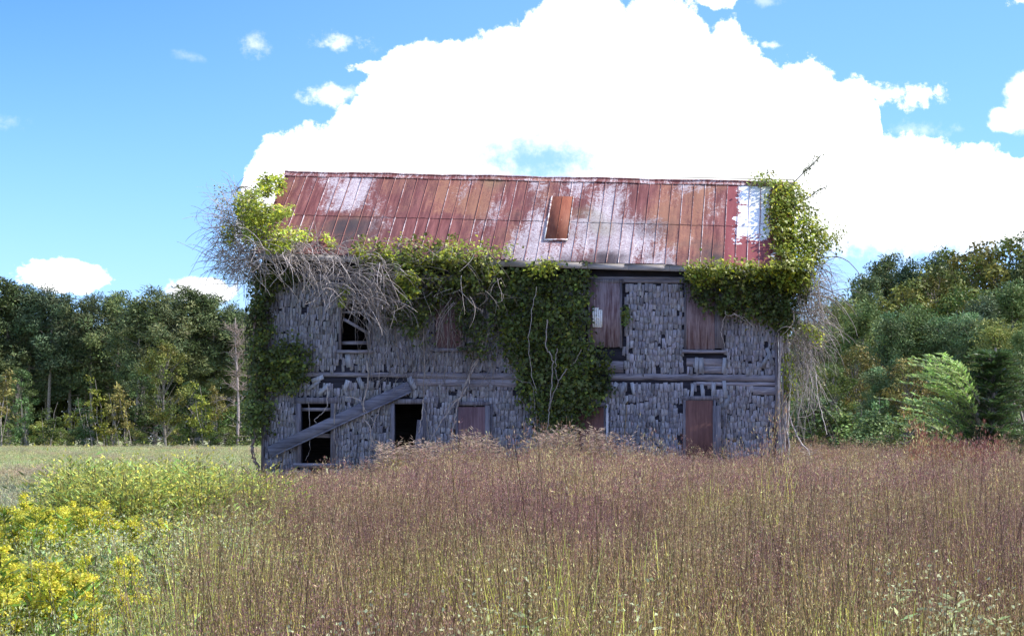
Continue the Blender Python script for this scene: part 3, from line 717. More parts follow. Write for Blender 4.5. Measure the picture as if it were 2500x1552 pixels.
# --- dark ivy down the left corner
S, L_ = G(), G()
leafmass(L_, [(618, 640), (665, 640), (668, 700), (655, 740), (662, 800), (655, 860), (650, 960), (640, 1040), (622, 1060), (610, 1000), (618, 900), (616, 760)], 2600, .05, .35, DG*1.0, .08)
leafmass(L_, [(655, 650), (740, 655), (725, 680), (700, 690), (665, 700)], 420, .05, .3, DG*.8, .08)
leafmass(L_, [(640, 850), (690, 845), (705, 815), (722, 815), (735, 850), (775, 872), (760, 888), (735, 905), (742, 935), (715, 950), (670, 955), (655, 940)], 1500, .05, .3, DG*1.15, .08)
leafmass(L_, [(590, 960), (640, 930), (670, 970), (665, 1010), (640, 1060), (600, 1040), (588, 1000)], 620, .05, .45, DG*1.3, .08)
for i in range(60):
    x = rng.uniform(612, 660); poly_stem(S, [(x, rng.uniform(900, 1100)), (x+rng.normal(0, 8), rng.uniform(780, 860)), (x+rng.normal(0, 14), rng.uniform(640, 730))], .006, .2, C=stemcol()*.5, k=3)
vine('ivy', 'dark ivy climbing the left corner of the house from below the window', 642, 1100, [('stems', S, 'vinebrown'), ('leaves', L_, 'leaf')])

# --- eave ivy, centre left
S, L_, L2 = G(), G(), G()
leafmass(L_, [(862, 600), (890, 588), (960, 592), (1010, 580), (1050, 578), (1085, 590), (1130, 598), (1180, 596), (1230, 600), (1268, 612), (1240, 622), (1190, 632), (1100, 640), (1000, 640), (900, 650), (862, 640)], 1800, .2, .85, YG*.72, .078, face=(.25, -.5, .8))
leafmass(L_, [(880, 630), (1000, 625), (1200, 625), (1225, 650), (1200, 690), (1130, 700), (1050, 700), (960, 690), (900, 670)], 1900, .25, .8, OG*1.25, .08, face=(.2, -.6, .6))
leafmass(L_, [(970, 665), (1005, 655), (1022, 680), (1015, 720), (985, 735), (968, 710)], 520, .75, 1.1, YG*.85, .07, face=(.25, -.6, .7), edge=5)
leafmass(L_, [(930, 690), (1215, 680), (1205, 760), (1200, 860), (1170, 880), (1130, 850), (1125, 790), (1060, 780), (1050, 850), (1020, 830), (960, 800), (940, 750)], 2700, .08, .4, DG*.85, .075, holes=.8, clump=22)
leafmass(L_, [(1090, 600), (1105, 560), (1115, 575), (1112, 612)], 60, .1, .3, YG*.9, .06, edge=4)
for i in range(110):
    x = rng.uniform(880, 1230); p = Pw(x, rng.uniform(600, 740), -rng.uniform(.35, 1.0))
    stem(S, p, (rng.normal(.1, .8), rng.normal(-.1, .2), -rng.uniform(-.3, 1)), rng.uniform(.4, 1.1), rng.uniform(.003, .007), curl=rng.normal(0, .2), droop=.2, C=stemcol())
for i in range(150):
    x = rng.uniform(890, 1210); y0 = rng.uniform(660, 800); y1 = y0+rng.uniform(80, 260)
    poly_stem(S, [(x, y0), (x+rng.normal(0, 14), y0*.65+y1*.35), (x+rng.normal(0, 18), y0*.35+y1*.65), (x+rng.normal(-5, 22), min(y1, 960))], rng.uniform(.004, .009), rng.uniform(.06, .3), C=stemcol()*.6, k=3)
for pts, r in [([(1170, 700), (1182, 740), (1172, 800), (1180, 850), (1150, 900), (1140, 950), (1105, 990), (1070, 1040), (1050, 1075)], .02), ([(1200, 700), (1190, 790), (1165, 880), (1135, 940), (1118, 985), (1110, 1030), (1095, 1100), (1090, 1150)], .024),
        ([(1160, 720), (1150, 820), (1155, 880), (1138, 930), (1128, 965), (1100, 985), (1085, 1010)], .018), ([(1034, 800), (1036, 880), (1034, 980), (1040, 1010), (1046, 1060), (1048, 1100)], .018), ([(1033, 975), (1030, 1020), (1020, 1060), (1010, 1120)], .014),
        ([(895, 880), (900, 930), (888, 980), (890, 1020), (902, 1040), (905, 1080), (900, 1130), (905, 1180)], .022), ([(818, 985), (815, 1060), (822, 1100), (818, 1170)], .022), ([(800, 940), (798, 990), (785, 1010), (768, 1024), (773, 1032)], .011), ([(752, 980), (755, 1010), (758, 1060), (755, 1100), (745, 1122)], .009),
        ([(845, 968), (875, 975), (890, 1000), (905, 1020), (915, 1030)], .011), ([(930, 990), (905, 1060), (930, 1110), (960, 1160)], .013), ([(915, 1130), (905, 1150), (912, 1190)], .04)]:
    poly_stem(S, pts, r, .17, C=stemcol()*.75, k=5)
vine('vine', 'leafy vine spilling over the eave above the open doorway', 1100, 1150, [('stems', S, 'vinebark'), ('leaves', L_, 'leaf')])

# --- dense dark ivy curtain, centre
S, L_ = G(), G()
leafmass(L_, [(1212, 655), (1300, 645), (1440, 655), (1436, 720), (1434, 800), (1448, 850), (1490, 862), (1492, 890), (1478, 930), (1490, 950), (1460, 985), (1425, 1010), (1400, 1045), (1350, 1062), (1312, 1050), (1300, 990), (1272, 960), (1262, 900), (1235, 860), (1210, 800), (1205, 720)], 9500, .06, .42, DG, .085, clump=20, holes=.25)
leafmass(L_, [(1290, 640), (1355, 632), (1362, 650), (1330, 668), (1295, 660)], 260, .38, .62, YG*.7, .075)
leafmass(L_, [(1518, 745), (1535, 742), (1538, 780), (1525, 800), (1515, 780)], 120, .06, .2, DG*1.5, .075, edge=3)
for pts, r in [([(1336, 780), (1332, 840), (1345, 870), (1350, 900), (1345, 960), (1340, 1000), (1338, 1040), (1325, 1080)], .016), ([(1385, 900), (1365, 930), (1350, 965), (1340, 1000)], .014), ([(1360, 850), (1355, 900), (1362, 930)], .01), ([(1310, 700), (1298, 770), (1290, 850), (1300, 920), (1310, 960)], .009),
        ([(1420, 850), (1405, 880), (1395, 890)], .008), ([(1240, 900), (1270, 930), (1300, 940), (1305, 1000)], .008)]:
    poly_stem(S, pts, r, .45, C=stemcol(), k=5)
vine('ivy', 'dense dark green ivy curtain hanging down the middle of the front wall', 1340, 1100, [('stems', S, 'vinebark'), ('leaves', L_, 'leaf')])

# --- right side: ivy over the roof end, shaded leaves below the eave, bare hanging stems round the corner
S, L_ = G(), G()
rd = lambda x, y, o_: YE-o_*.9+rng.uniform(0, .5)+max(0, (652-y)/205)*2.3
leafmass(L_, [(1872, 470), (1895, 452), (1940, 450), (1960, 470), (1968, 500), (1995, 535), (2010, 560), (2020, 590), (2005, 625), (1990, 650), (1960, 660), (1925, 645), (1900, 600), (1880, 580), (1876, 540), (1880, 500)], 5200, .0, .7, YG*.68, .08, face=(.45, -.4, .8), depth=rd, clump=18, holes=.4)
leafmass(L_, [(1990, 550), (2035, 530), (2050, 560), (2060, 580), (2050, 600), (2020, 625), (2000, 640), (1995, 600)], 420, .0, .8, YG*.6, .07, face=(.5, -.3, .8), depth=rd, edge=14, holes=.8)
leafmass(L_, [(1840, 440), (1865, 420), (1900, 440), (1940, 445), (1925, 455), (1860, 452), (1828, 448)], 380, .0, .6, OG*1.4, .07, depth=rd, edge=8, face=(.5, -.3, .8))
leafmass(L_, [(1893, 620), (1910, 610), (1935, 640), (1980, 640), (1985, 680), (1970, 700), (1935, 705), (1880, 672), (1800, 668), (1740, 672), (1700, 690), (1672, 660), (1685, 645), (1760, 650), (1860, 648), (1885, 645)], 2900, .35, .95, YG*.66, .08, face=(.35, -.5, .75))
leafmass(L_, [(1672, 665), (1980, 665), (1975, 700), (1950, 740), (1945, 790), (1900, 800), (1880, 790), (1830, 775), (1780, 770), (1740, 760), (1700, 730), (1680, 700)], 4200, .08, .6, DG*.85, .08)
leafmass(L_, [(1895, 790), (1925, 740), (1945, 740), (1935, 800), (1915, 830)], 420, .1, .4, OG*.9, .07)
leafmass(L_, [(1912, 860), (1932, 860), (1940, 930), (1930, 985), (1915, 960)], 420, .1, .35, YG*.95, .06, face=(.6, -.4, .6), edge=4)
leafmass(L_, [(1950, 790), (1985, 788), (2012, 815), (2005, 845), (1975, 825)], 200, .4, .8, YG*.95, .065, face=(.5, -.4, .7), edge=5)
for i in range(560):
    x0 = 1930+rng.random()**1.3*75; y0 = rng.uniform(640, 850); p = Pw(x0, y0, rng.uniform(-.8, 1.2))
    stem(S, p, (abs(rng.normal(.45, .45)), rng.normal(0, .35), rng.normal(-.3, .6)), rng.uniform(.4, 1.25), rng.uniform(.0035, .008), curl=rng.normal(0, .15), droop=.42, C=stemcol()*rng.choice([.55, 1.0]), n=10)
for i in range(26):
    p = Pw(rng.uniform(1915, 1960), rng.uniform(640, 780), rng.uniform(-.5, .8))
    stem(S, p, (abs(rng.normal(.5, .4)), rng.normal(0, .3), rng.normal(-.2, .5)), rng.uniform(1.0, 2.2), rng.uniform(.012, .022), curl=rng.normal(0, .1), droop=.4, C=stemcol()*.6, n=12, k=4)
q_ = np.array([Pw(rng.uniform(1925, 2015), rng.uniform(640, 960), rng.uniform(-.8, .9)) for _ in range(900)]); L_.leaves(q_, norm(np.array([0, 0, -.7])+rv(900, .5)), rv(900), rng.uniform(.04, .07, 900), .035, jit((.24, .22, .07), 900, .5))
for i in range(60):
    p = Pw(1960+rng.random()*50, rng.uniform(640, 760), rng.uniform(-.6, .9))
    stem(S, p, (rng.normal(.9, .3), rng.normal(0, .3), rng.normal(.35, .4)), rng.uniform(.5, 1.0), rng.uniform(.003, .005), curl=rng.normal(0, .12), droop=.1, C=stemcol()*.8, n=10)
for i in range(200):
    p = Pw(rng.uniform(1915, 1990), rng.uniform(800, 960), rng.uniform(-.5, .6))
    stem(S, p, (rng.normal(.25, .35), rng.normal(0, .25), -1), rng.uniform(.5, 1.5), rng.uniform(.003, .007), curl=rng.normal(0, .1), droop=.3, C=stemcol(), n=11)
for i in range(16):
    x = rng.uniform(1902, 1922); y = rng.uniform(-.3, .25)
    P = np.array([Pw(x+rng.normal(0, 5)+12*max(0, (800-q_)/200), q_, y+rng.normal(0, .05)) for q_ in (1190, 1100, 1010, 930, 850, 780, 700)]); S.tube(P, rng.uniform(.012, .032), 5, stemcol()*.75)
for pts, r in [([(1925, 1010), (1940, 1050), (1958, 1085), (1976, 1102), (1979, 1125), (1972, 1160)], .016), ([(1915, 1020), (1922, 1060), (1928, 1090), (1924, 1120), (1922, 1160)], .02), ([(1935, 1042), (1950, 1040), (1970, 1048)], .01), ([(1990, 900), (1998, 980), (2015, 1040), (2019, 1060)], .009),
        ([(1965, 860), (1975, 930), (1990, 980)], .009)]:
    P = np.array([Pw(a_, b_, -.3) for a_, b_ in pts]); Q = np.array([np.interp(np.linspace(0, len(P)-1, 16), np.arange(len(P)), P[:, c]) for c in range(3)]).T; Q[1:-1] += rng.normal(0, .008, (14, 3)); S.tube(Q, r, 5, stemcol())
for pts in ([(1770, 760), (1778, 772), (1795, 768), (1815, 780), (1828, 800), (1832, 824)], [(1772, 765), (1765, 790), (1760, 815), (1770, 850)], [(1790, 765), (1818, 775), (1840, 800)]): poly_stem(S, pts, .009, .5, C=(1, 1, 1), k=4)
# twig spearing up off the ridge end
tw = [Pw(a_, b_, 1.9) for a_, b_ in ((1915, 470), (1955, 428), (1982, 404), (2003, 380))]; S.tube(np.array(tw), .014, 4, (.3, .3, .3))
tp = np.array([tw[1]+(tw[3]-tw[1])*rng.random()+rng.normal(0, .035, 3) for _ in range(90)]); L_.leaves(tp, rv(90), rv(90), .06, .04, jit(OG, 90))
tw = [Pw(a_, b_, 1.9) for a_, b_ in ((1930, 505), (1975, 482), (1998, 464), (2015, 458))]; S.tube(np.array(tw), .012, 4, (.3, .3, .3))
tp = np.array([tw[0]+(tw[3]-tw[0])*rng.random()+rng.normal(0, .035, 3) for _ in range(80)]); L_.leaves(tp, rv(80), rv(80), .06, .04, jit(OG, 80))
vine('vine', 'thick bright green vine over the right roof end with bare stems hanging round the corner', 1915, 1190, [('bare_stems', S, 'vinebark'), ('leaves', L_, 'leaf')])

#@@TREES
# ================================================================== TREES
def clumpcards(g_, c, r, n, l, w, col, up=.5, needle=False, sq=.75):
    d = norm(rv(n)); d[:, 2] *= sq
    P = c+d*r*rng.uniform(.35, 1, (n, 1))**.7
    if needle: N = norm(d+np.array([0, 0, .45])+rv(n, .4)); A = norm(np.cross(N, rv(n))+d*.5+np.array([0, 0, .3]))
    else: A = norm(rv(n)+np.array([0, 0, -.4])); N = norm(d+np.array([0, 0, .4])+rv(n, .35))
    g_.leaves(P, A, N, l*rng.uniform(.6, 1.4, n), w*rng.uniform(.7, 1.3, n), jit(col, n, .22), fold=.1)
def make_pine(h=16., R=3.0, lo=.42, nl=44, col=(.075, .105, .045), dens=1.0, nd=.40):
    c, t = G(), G()
    zz = np.linspace(0, h*.95, 12); P = np.stack([.012*h*np.sin(zz/h*4+rng.uniform(0, 6)), .01*h*np.cos(zz/h*5), zz], 1); t.tube(P, np.linspace(.2, .04, 12)*h/16, 7, (1, 1, 1))
    for i in range(nl):
        u = (i+rng.random())/nl; z = h*(lo+(1-lo)*u); prof = (.45+.55*sin(pi*min(1, u*1.05+.1)))*(1-.55*u**3)
        L = R*prof*rng.uniform(.55, 1.15); a = rng.uniform(0, 2*pi); rise = rng.uniform(.05, .45)+.5*u
        b = np.array([np.interp(z, zz, P[:, 0]), np.interp(z, zz, P[:, 1]), z*.95]); dr = np.array([cos(a), sin(a), rise])
        tip = b+dr*L; t.tube(np.array([b, b+dr*L*.5+(0, 0, -.08*L), tip]), np.array([.05, .035, .015]), 4, (.8, .8, .8))
        k = rng.uniform(.6, 1.35); cc = np.asarray(col)*k*1.45*np.array([rng.uniform(.9, 1.15), 1, rng.uniform(.9, 1.1)])
        for s in np.linspace(.45, 1, 4):
            q = b+dr*L*s+rng.normal(0, .35, 3)
            clumpcards(c, q, rng.uniform(.4, .8)*(.8 if nd < .3 else 1), int(60*dens), nd*.85, nd*.24, cc*rng.uniform(.8, 1.2), needle=True)
    return c.mesh('pine_crown'), t.mesh('pine_trunk')
def make_broad(h=12., R=2.8, lo=.25, nc=62, col=(.11, .15, .04), leaf=.24, per=85, shape=1.0):
    c, t = G(), G()
    zz = np.linspace(0, h*.9, 9); P = np.stack([.02*h*np.sin(zz/h*3+rng.uniform(0, 6)), .015*h*np.cos(zz/h*4+1), zz], 1); P -= P[0]; t.tube(P, np.linspace(.17, .025, 9)*h/12, 6, (1, 1, 1))
    for i in range(nc):
        u = rng.random()**.85; z = h*(lo+(1-lo)*u); prof = math.sqrt(max(.03, 1-(2*(u**shape)-.95)**2)); a = rng.uniform(0, 2*pi); rr_ = R*prof*rng.uniform(.35, 1.05)
        q = np.array([cos(a)*rr_, sin(a)*rr_, z]); b = P[min(8, int(u*7+1))]
        t.tube(np.array([b*(1, 1, .9), (b+q)/2+(0, 0, -.1), q]), np.array([.05, .03, .01]), 3, (.9, .9, .9))
        cc = np.asarray(col)*1.3*rng.uniform(.6, 1.4)*np.array([rng.uniform(.85, 1.25), 1, 1])
        clumpcards(c, q, rng.uniform(.5, 1.0)*R/2.8, per, leaf, leaf*.65, cc)
    return c.mesh('tree_crown'), t.mesh('tree_trunk')
def make_sapling(h=4.5, col=(.26, .30, .05), n=26, ns=4):
    c, t = G(), G()
    for s in range(ns):
        a = rng.uniform(0, 2*pi); b = np.array([rng.normal(0, .35), rng.normal(0, .35), 0]); lean = np.array([cos(a)*.16, sin(a)*.16, 1])
        hh = h*rng.uniform(.55, 1); P = np.array([b+lean*hh*u+rng.normal(0, .05, 3) for u in np.linspace(0, 1, 6)]); P[0] = b; t.tube(P, np.linspace(.035, .01, 6), 4, (1.3, 1.3, 1.3))
        for k in range(n//ns):
            u = rng.uniform(.3, 1.02); q = b+lean*hh*u+rng.normal(0, .34, 3)*(1.1-u*.5)
            clumpcards(c, q, rng.uniform(.22, .42), 40, .19, .10, np.asarray(col)*rng.uniform(.55, 1.3))
    return c.mesh('sapling_leaves'), t.mesh('sapling_stems')
TV = {'pine': [(16., make_pine(R=r, lo=l_, nl=n_, col=c_)) for r, l_, n_, c_ in ((3.0, .42, 46, (.10, .13, .055)), (2.6, .5, 38, (.075, .105, .055)), (3.4, .38, 54, (.11, .14, .055)), (2.8, .34, 50, (.08, .12, .06)), (2.4, .55, 30, (.12, .14, .065)))],
      'lowpine': [(9., make_pine(h=9., R=2.3, lo=.08, nl=52, col=c_, dens=1.5, nd=.24)) for c_ in ((.125, .165, .055), (.09, .13, .055), (.155, .175, .05))],
      'broad': [(12., make_broad(col=c_)) for c_ in ((.10, .14, .035), (.15, .165, .04), (.065, .10, .035), (.14, .13, .04))],
      'sapling': [(4.5, make_sapling(col=c_)) for c_ in ((.30, .32, .06), (.16, .22, .06), (.28, .25, .08), (.10, .17, .06))],
      'fineshrub': [(3., make_broad(h=3., R=1.2, lo=.02, nc=60, col=c_, leaf=.075, per=170, shape=.8)) for c_ in ((.09, .13, .045), (.17, .21, .06))],
      'shrub': [(3., make_broad(h=3., R=1.5, lo=.02, nc=40, col=c_, leaf=.13, per=80, shape=.8)) for c_ in ((.13, .18, .05), (.20, .23, .06), (.09, .14, .05))]}
for k, mat in (('pine', 'needle'), ('lowpine', 'needle'), ('broad', 'treeleaf'), ('sapling', 'treeleaf'), ('shrub', 'treeleaf'), ('fineshrub', 'treeleaf')):
    for _, (a, b) in TV[k]: a.materials.append(M[mat]); b.materials.append(M['bark'])
NAME = {'pine': 'pine_tree', 'lowpine': 'pine_tree', 'broad': 'leafy_tree', 'sapling': 'sapling', 'shrub': 'shrub', 'fineshrub': 'shrub'}
PARTN = {'sapling': ('leaves', 'stems'), 'shrub': ('leaves', 'stems'), 'fineshrub': ('leaves', 'stems')}
CAT = {'sapling': 'sapling', 'shrub': 'shrub', 'fineshrub': 'shrub'}
def tree(px, py_top, d, kind, v=0, label='', group=None, wide=1.0):
    y = d-D0; x = (px-PX0)*d/F; z = float(hground(x, y)); h = EYE-(py_top-PY0)*d/F-z
    H, (cm, tm) = TV[kind][v % len(TV[kind])]; s = h/H
    t = thing(NAME[kind], label, CAT.get(kind, 'tree'), (x, y, z-.05), group)
    t.rotation_euler = (0, 0, rng.uniform(0, 6.28)); sw = s*rng.uniform(.92, 1.12)*wide; t.scale = (sw, sw, s)
    a, b = PARTN.get(kind, ('crown', 'trunk'))
    for nm, me in ((a, cm), (b, tm)):
        o = bpy.data.objects.new(nm, me); COL.objects.link(o); o.parent = t
    return t
# left wood: front row with a label of its own each, fuller rows behind
left = [(-30, 690, 'pine', 'tall dark pine cut by the left edge of the photo'), (22, 684, 'pine', 'broad dark pine, first whole one from the left edge'), (70, 700, 'pine', 'round topped pine, second from the left edge'), (122, 702, 'pine', 'dark pine below the open sky left of the small cloud'),
        (165, 722, 'pine', 'slim pine just left of the small low cloud'), (225, 722, 'pine', 'thin see-through pine under the left end of the small cloud'), (285, 716, 'pine', 'wide pine under the middle of the small low cloud'), (335, 728, 'pine', 'dark pine under the right end of the small low cloud'), (382, 708, 'pine', 'tall pine topping the middle of the left wood'),
        (425, 722, 'pine', 'pine between the two tallest crowns of the left wood'), (470, 706, 'pine', 'big flat topped pine in the right half of the left wood'), (520, 718, 'pine', 'dark full pine left of the bare grey tree'), (572, 742, 'pine', 'small topped pine by the bare grey tree'), (628, 740, 'pine', 'pine half hidden by the left corner of the house')]
for i, (px, py, k, lb) in enumerate(left):
    tree(px, py, 186+rng.uniform(-5, 5), k, [0, 2, 3, 1, 3, 4, 2, 0, 4, 3, 2, 0, 1, 2][i], lb, 'pines of the left wood', 1.15)
for i in range(17):
    tree(-80+i*48+rng.uniform(-12, 12), rng.uniform(745, 800), 198+rng.uniform(-6, 6), 'pine', i, 'darker pine standing in the second row of the left wood', 'second row of the left wood', 1.35)
for i in range(15):
    tree(-60+i*54+rng.uniform(-14, 14), rng.uniform(820, 900), 205, 'lowpine', i, 'low dense pine filling the back of the left wood', 'back row of the left wood', 1.6)
lowl = [(-10, 905, 'sapling', 2, 'orange tinged sapling at the left edge of the field'), (45, 900, 'broad', 2, 'dark green young tree beside the orange tinged sapling'), (118, 965, 'sapling', 1, 'green sapling at the foot of the dark pines, left'), (170, 985, 'sapling', 0, 'small yellow-green sapling, left of the tall yellow one'), (100, 1030, 'shrub', 1, 'pale low shrub on the far left field edge'),
        (255, 925, 'sapling', 0, 'tall yellow sapling at the middle of the wood edge'), (300, 940, 'sapling', 2, 'sapling with orange top at the middle of the wood edge'), (405, 835, 'broad', 1, 'bright leafy young tree standing before the left pines'), (380, 1000, 'shrub', 2, 'round dark green shrub before the left pines'), (450, 1010, 'sapling', 1, 'thin green sapling right of the round shrub'),
        (510, 940, 'sapling', 0, 'yellow topped sapling left of the bare tree'), (545, 945, 'sapling', 2, 'rusty leaved sapling beside the bare tree'), (590, 990, 'shrub', 0, 'green shrub beside the left corner of the house'), (200, 1040, 'shrub', 2, 'small dark shrub under the yellow sapling'), (330, 1050, 'shrub', 1, 'pale shrub sprawling at the middle field edge'),
        (150, 1045, 'shrub', 0, 'green shrub low on the left field edge'), (20, 1035, 'shrub', 0, 'mid green shrub under the orange tinged sapling'), (270, 1048, 'shrub', 0, 'bushy green shrub under the orange topped sapling'), (430, 1045, 'shrub', 1, 'light shrub near the round dark shrub'), (500, 1040, 'shrub', 2, 'dark shrub under the yellow topped sapling'), (550, 1045, 'shrub', 0, 'green shrub under the rusty leaved sapling'), (640, 1000, 'shrub', 2, 'shrub half hidden behind the house corner'), (65, 960, 'sapling', 3, 'dark green sapling below the orange tinged one'), (215, 965, 'sapling', 3, 'dark sapling between two yellow ones'), (470, 930, 'broad', 2, 'dark leafy tree behind the yellow topped sapling'), (350, 900, 'broad', 2, 'dark leafy tree behind the bright young tree')]
for px, py, k, v, lb in lowl: tree(px, py, 172+rng.uniform(-6, 6), k, v, lb, 'young growth along the left wood', 1.35 if k == 'shrub' else 1.1)
for i in range(15): tree(-760+i*47, 700+rng.uniform(-8, 25), 188+rng.uniform(-6, 6), 'pine', i, 'pine where the left wood runs on beyond the photo', 'pines beyond the left edge', 1.25)
for i in range(8): tree(2580+i*70, 640+rng.uniform(-20, 40), 125+rng.uniform(-6, 6), ('pine', 'broad')[i % 2], i, 'tree where the right wood runs on beyond the photo', 'trees beyond the right edge', 1.3)
for i in range(6): tree(2600+i*90, 860+rng.uniform(-20, 40), 88+rng.uniform(-4, 4), 'lowpine', i, 'low pine where the right wood runs on beyond the photo', 'low pines beyond the right edge', 1.2)
# bare grey tree
t = thing('bare_tree', 'bare grey dead tree left of the house corner', 'tree', tuple(np.array([(578-PX0)*168/F, 168-D0, .6]))); S = G()
hh = 1.75-(775-PY0)*168/F-.6; Pm = np.array([[.15*sin(u*5), 0, hh*u] for u in np.linspace(0, 1, 10)]); S.tube(Pm, np.linspace(.17, .04, 10), 6, (1.5, 1.4, 1.5))
S2 = G()
for i in range(46):
    u = rng.uniform(.38, 1); p = Pm[int(u*9)]; P = stem(S2, p, (rng.normal(0, 1), rng.normal(0, .9), rng.uniform(.1, 1.6)), rng.uniform(.6, 2.6)*(1.2-u*.4), .045, curl=rng.normal(0, .25), droop=0, C=(1.3, 1.2, 1.25))
    for j in range(7): stem(S2, P[rng.integers(3, 8)], (rng.normal(0, 1), rng.normal(0, .6), rng.uniform(.1, 1)), rng.uniform(.5, 1.1), .022, curl=.15, droop=0, C=(1.2, 1.05, 1.05), n=6)
link('trunk', S, M['bark'], t); link('branches', S2, M['bark'], t)
# behind the house, only seen from a step aside
for i in range(9): tree(720+i*62, 760, 190+rng.uniform(-6, 6), 'pine', i, 'pine of the wood behind the house', 'pines behind the house', 1.2)
for i in range(9): tree(1180+i*85, 860, 165+rng.uniform(-6, 6), 'broad', i, 'leafy tree of the wood behind the house', 'leafy trees behind the house', 1.3)
# right wood: (px, top, distance, kind, variant, label)
right = [(2165, 628, 132, 'pine', 2, 'tallest dark round pine at the left of the right wood'), (2105, 668, 128, 'pine', 0, 'dark pine leaning out at the left shoulder of the right wood'), (2225, 640, 130, 'pine', 3, 'dark pine right of the tallest round pine'), (2290, 612, 140, 'pine', 1, 'slim pine tip on the skyline of the right wood'),
         (2335, 622, 128, 'broad', 1, 'olive leafy tree on the skyline of the right wood'), (2395, 604, 126, 'broad', 3, 'brownish leafy tree high on the right skyline'), (2460, 592, 124, 'broad', 1, 'leafy tree near the right edge on the skyline'), (2530, 578, 122, 'pine', 2, 'dark pine cut by the right edge of the photo'),
         (2215, 690, 116, 'broad', 1, 'yellowish leafy tree below the tallest pine'), (2280, 660, 116, 'broad', 1, 'light green leafy tree below the slim pine tip'), (2340, 700, 114, 'broad', 0, 'green leafy tree in the upper middle of the right wood'), (2400, 720, 108, 'pine', 1, 'dark purplish pine inside the right wood'), (2470, 700, 108, 'lowpine', 0, 'bushy pine near the right edge below the skyline'),
         (2045, 735, 112, 'lowpine', 2, 'green pine at the left shoulder beside the hanging stems'), (2110, 745, 104, 'lowpine', 0, 'full green pine at the left middle of the right wood'), (2180, 770, 98, 'lowpine', 1, 'soft needled pine in the centre of the right wood'), (2240, 760, 100, 'lowpine', 0, 'pale green soft pine in the centre of the right wood'), (2300, 780, 98, 'lowpine', 1, 'bluish pine right of the centre of the right wood'),
         (2370, 770, 96, 'lowpine', 1, 'dark bushy pine behind the cedar'), (2440, 790, 94, 'lowpine', 2, 'green pine high behind the cedar at right'), (2500, 810, 92, 'lowpine', 0, 'green pine at the right edge, mid height'), (1995, 800, 108, 'lowpine', 1, 'pine behind the hanging bare stems'), (1950, 850, 106, 'broad', 2, 'leafy tree close behind the right house corner'),
         (2030, 890, 84, 'broad', 0, 'low leafy tree right of the bare stems'), (2090, 850, 86, 'broad', 3, 'yellowish layered tree in the lower right wood'), (2150, 900, 82, 'lowpine', 1, 'low dark pine in the lower right wood'), (2215, 880, 82, 'broad', 3, 'brownish low tree left of the cedar'), (2270, 880, 84, 'broad', 2, 'dark low tree directly behind the cedar'), (2340, 900, 80, 'lowpine', 2, 'low pine behind the cedar top'), (2410, 900, 80, 'broad', 2, 'dark leafy low tree behind the cedar, right'), (2480, 930, 78, 'broad', 0, 'green low tree by the right edge'),
         (1985, 985, 74, 'shrub', 2, 'dark shrub just right of the house corner'), (2040, 1010, 72, 'shrub', 0, 'green shrub below the hanging stems'), (2095, 990, 72, 'sapling', 3, 'dark thin sapling in the lower right thicket'), (2130, 1020, 70, 'shrub', 2, 'dark shrub in the middle of the right thicket'), (2175, 1000, 70, 'sapling', 1, 'green sapling in the right thicket'), (2215, 1020, 68, 'shrub', 0, 'green shrub left below the cedar'), (2260, 1030, 70, 'shrub', 2, 'dark shrub under the cedar branches'), (1940, 1020, 76, 'shrub', 2, 'dark shrub half hidden by the right house corner'),
         (2150, 960, 76, 'sapling', 3, 'slim dark sapling above the right thicket'), (2060, 955, 78, 'sapling', 1, 'slim green sapling right of the hanging stems')]
for px, py, d, k, v, lb in right: tree(px, py, d+rng.uniform(-1.5, 1.5), k, v, lb, 'trees of the right wood', 1.05 if k != 'shrub' else 1.5)
for i in range(10): tree(1960+i*68, rng.uniform(760, 800)-i*8, 140+rng.uniform(-3, 6), 'pine', i, 'dark pine standing deep inside the right wood', 'deep trees of the right wood', 1.5)
for i in range(9): tree(1960+i*70, rng.uniform(930, 960), 100+rng.uniform(-2, 2), 'lowpine', i, 'low dense pine deep inside the right wood', 'deep low trees of the right wood', 1.5)
for px, py, d, lb in ((2500, 860, 52, 'big leafy shrub rising at the right edge of the meadow'), (2535, 1040, 36, 'low leafy shrub at the right edge in front of the big one')): tree(px, py, d, 'fineshrub', 0 if px < 2530 else 1, lb, None, .8)

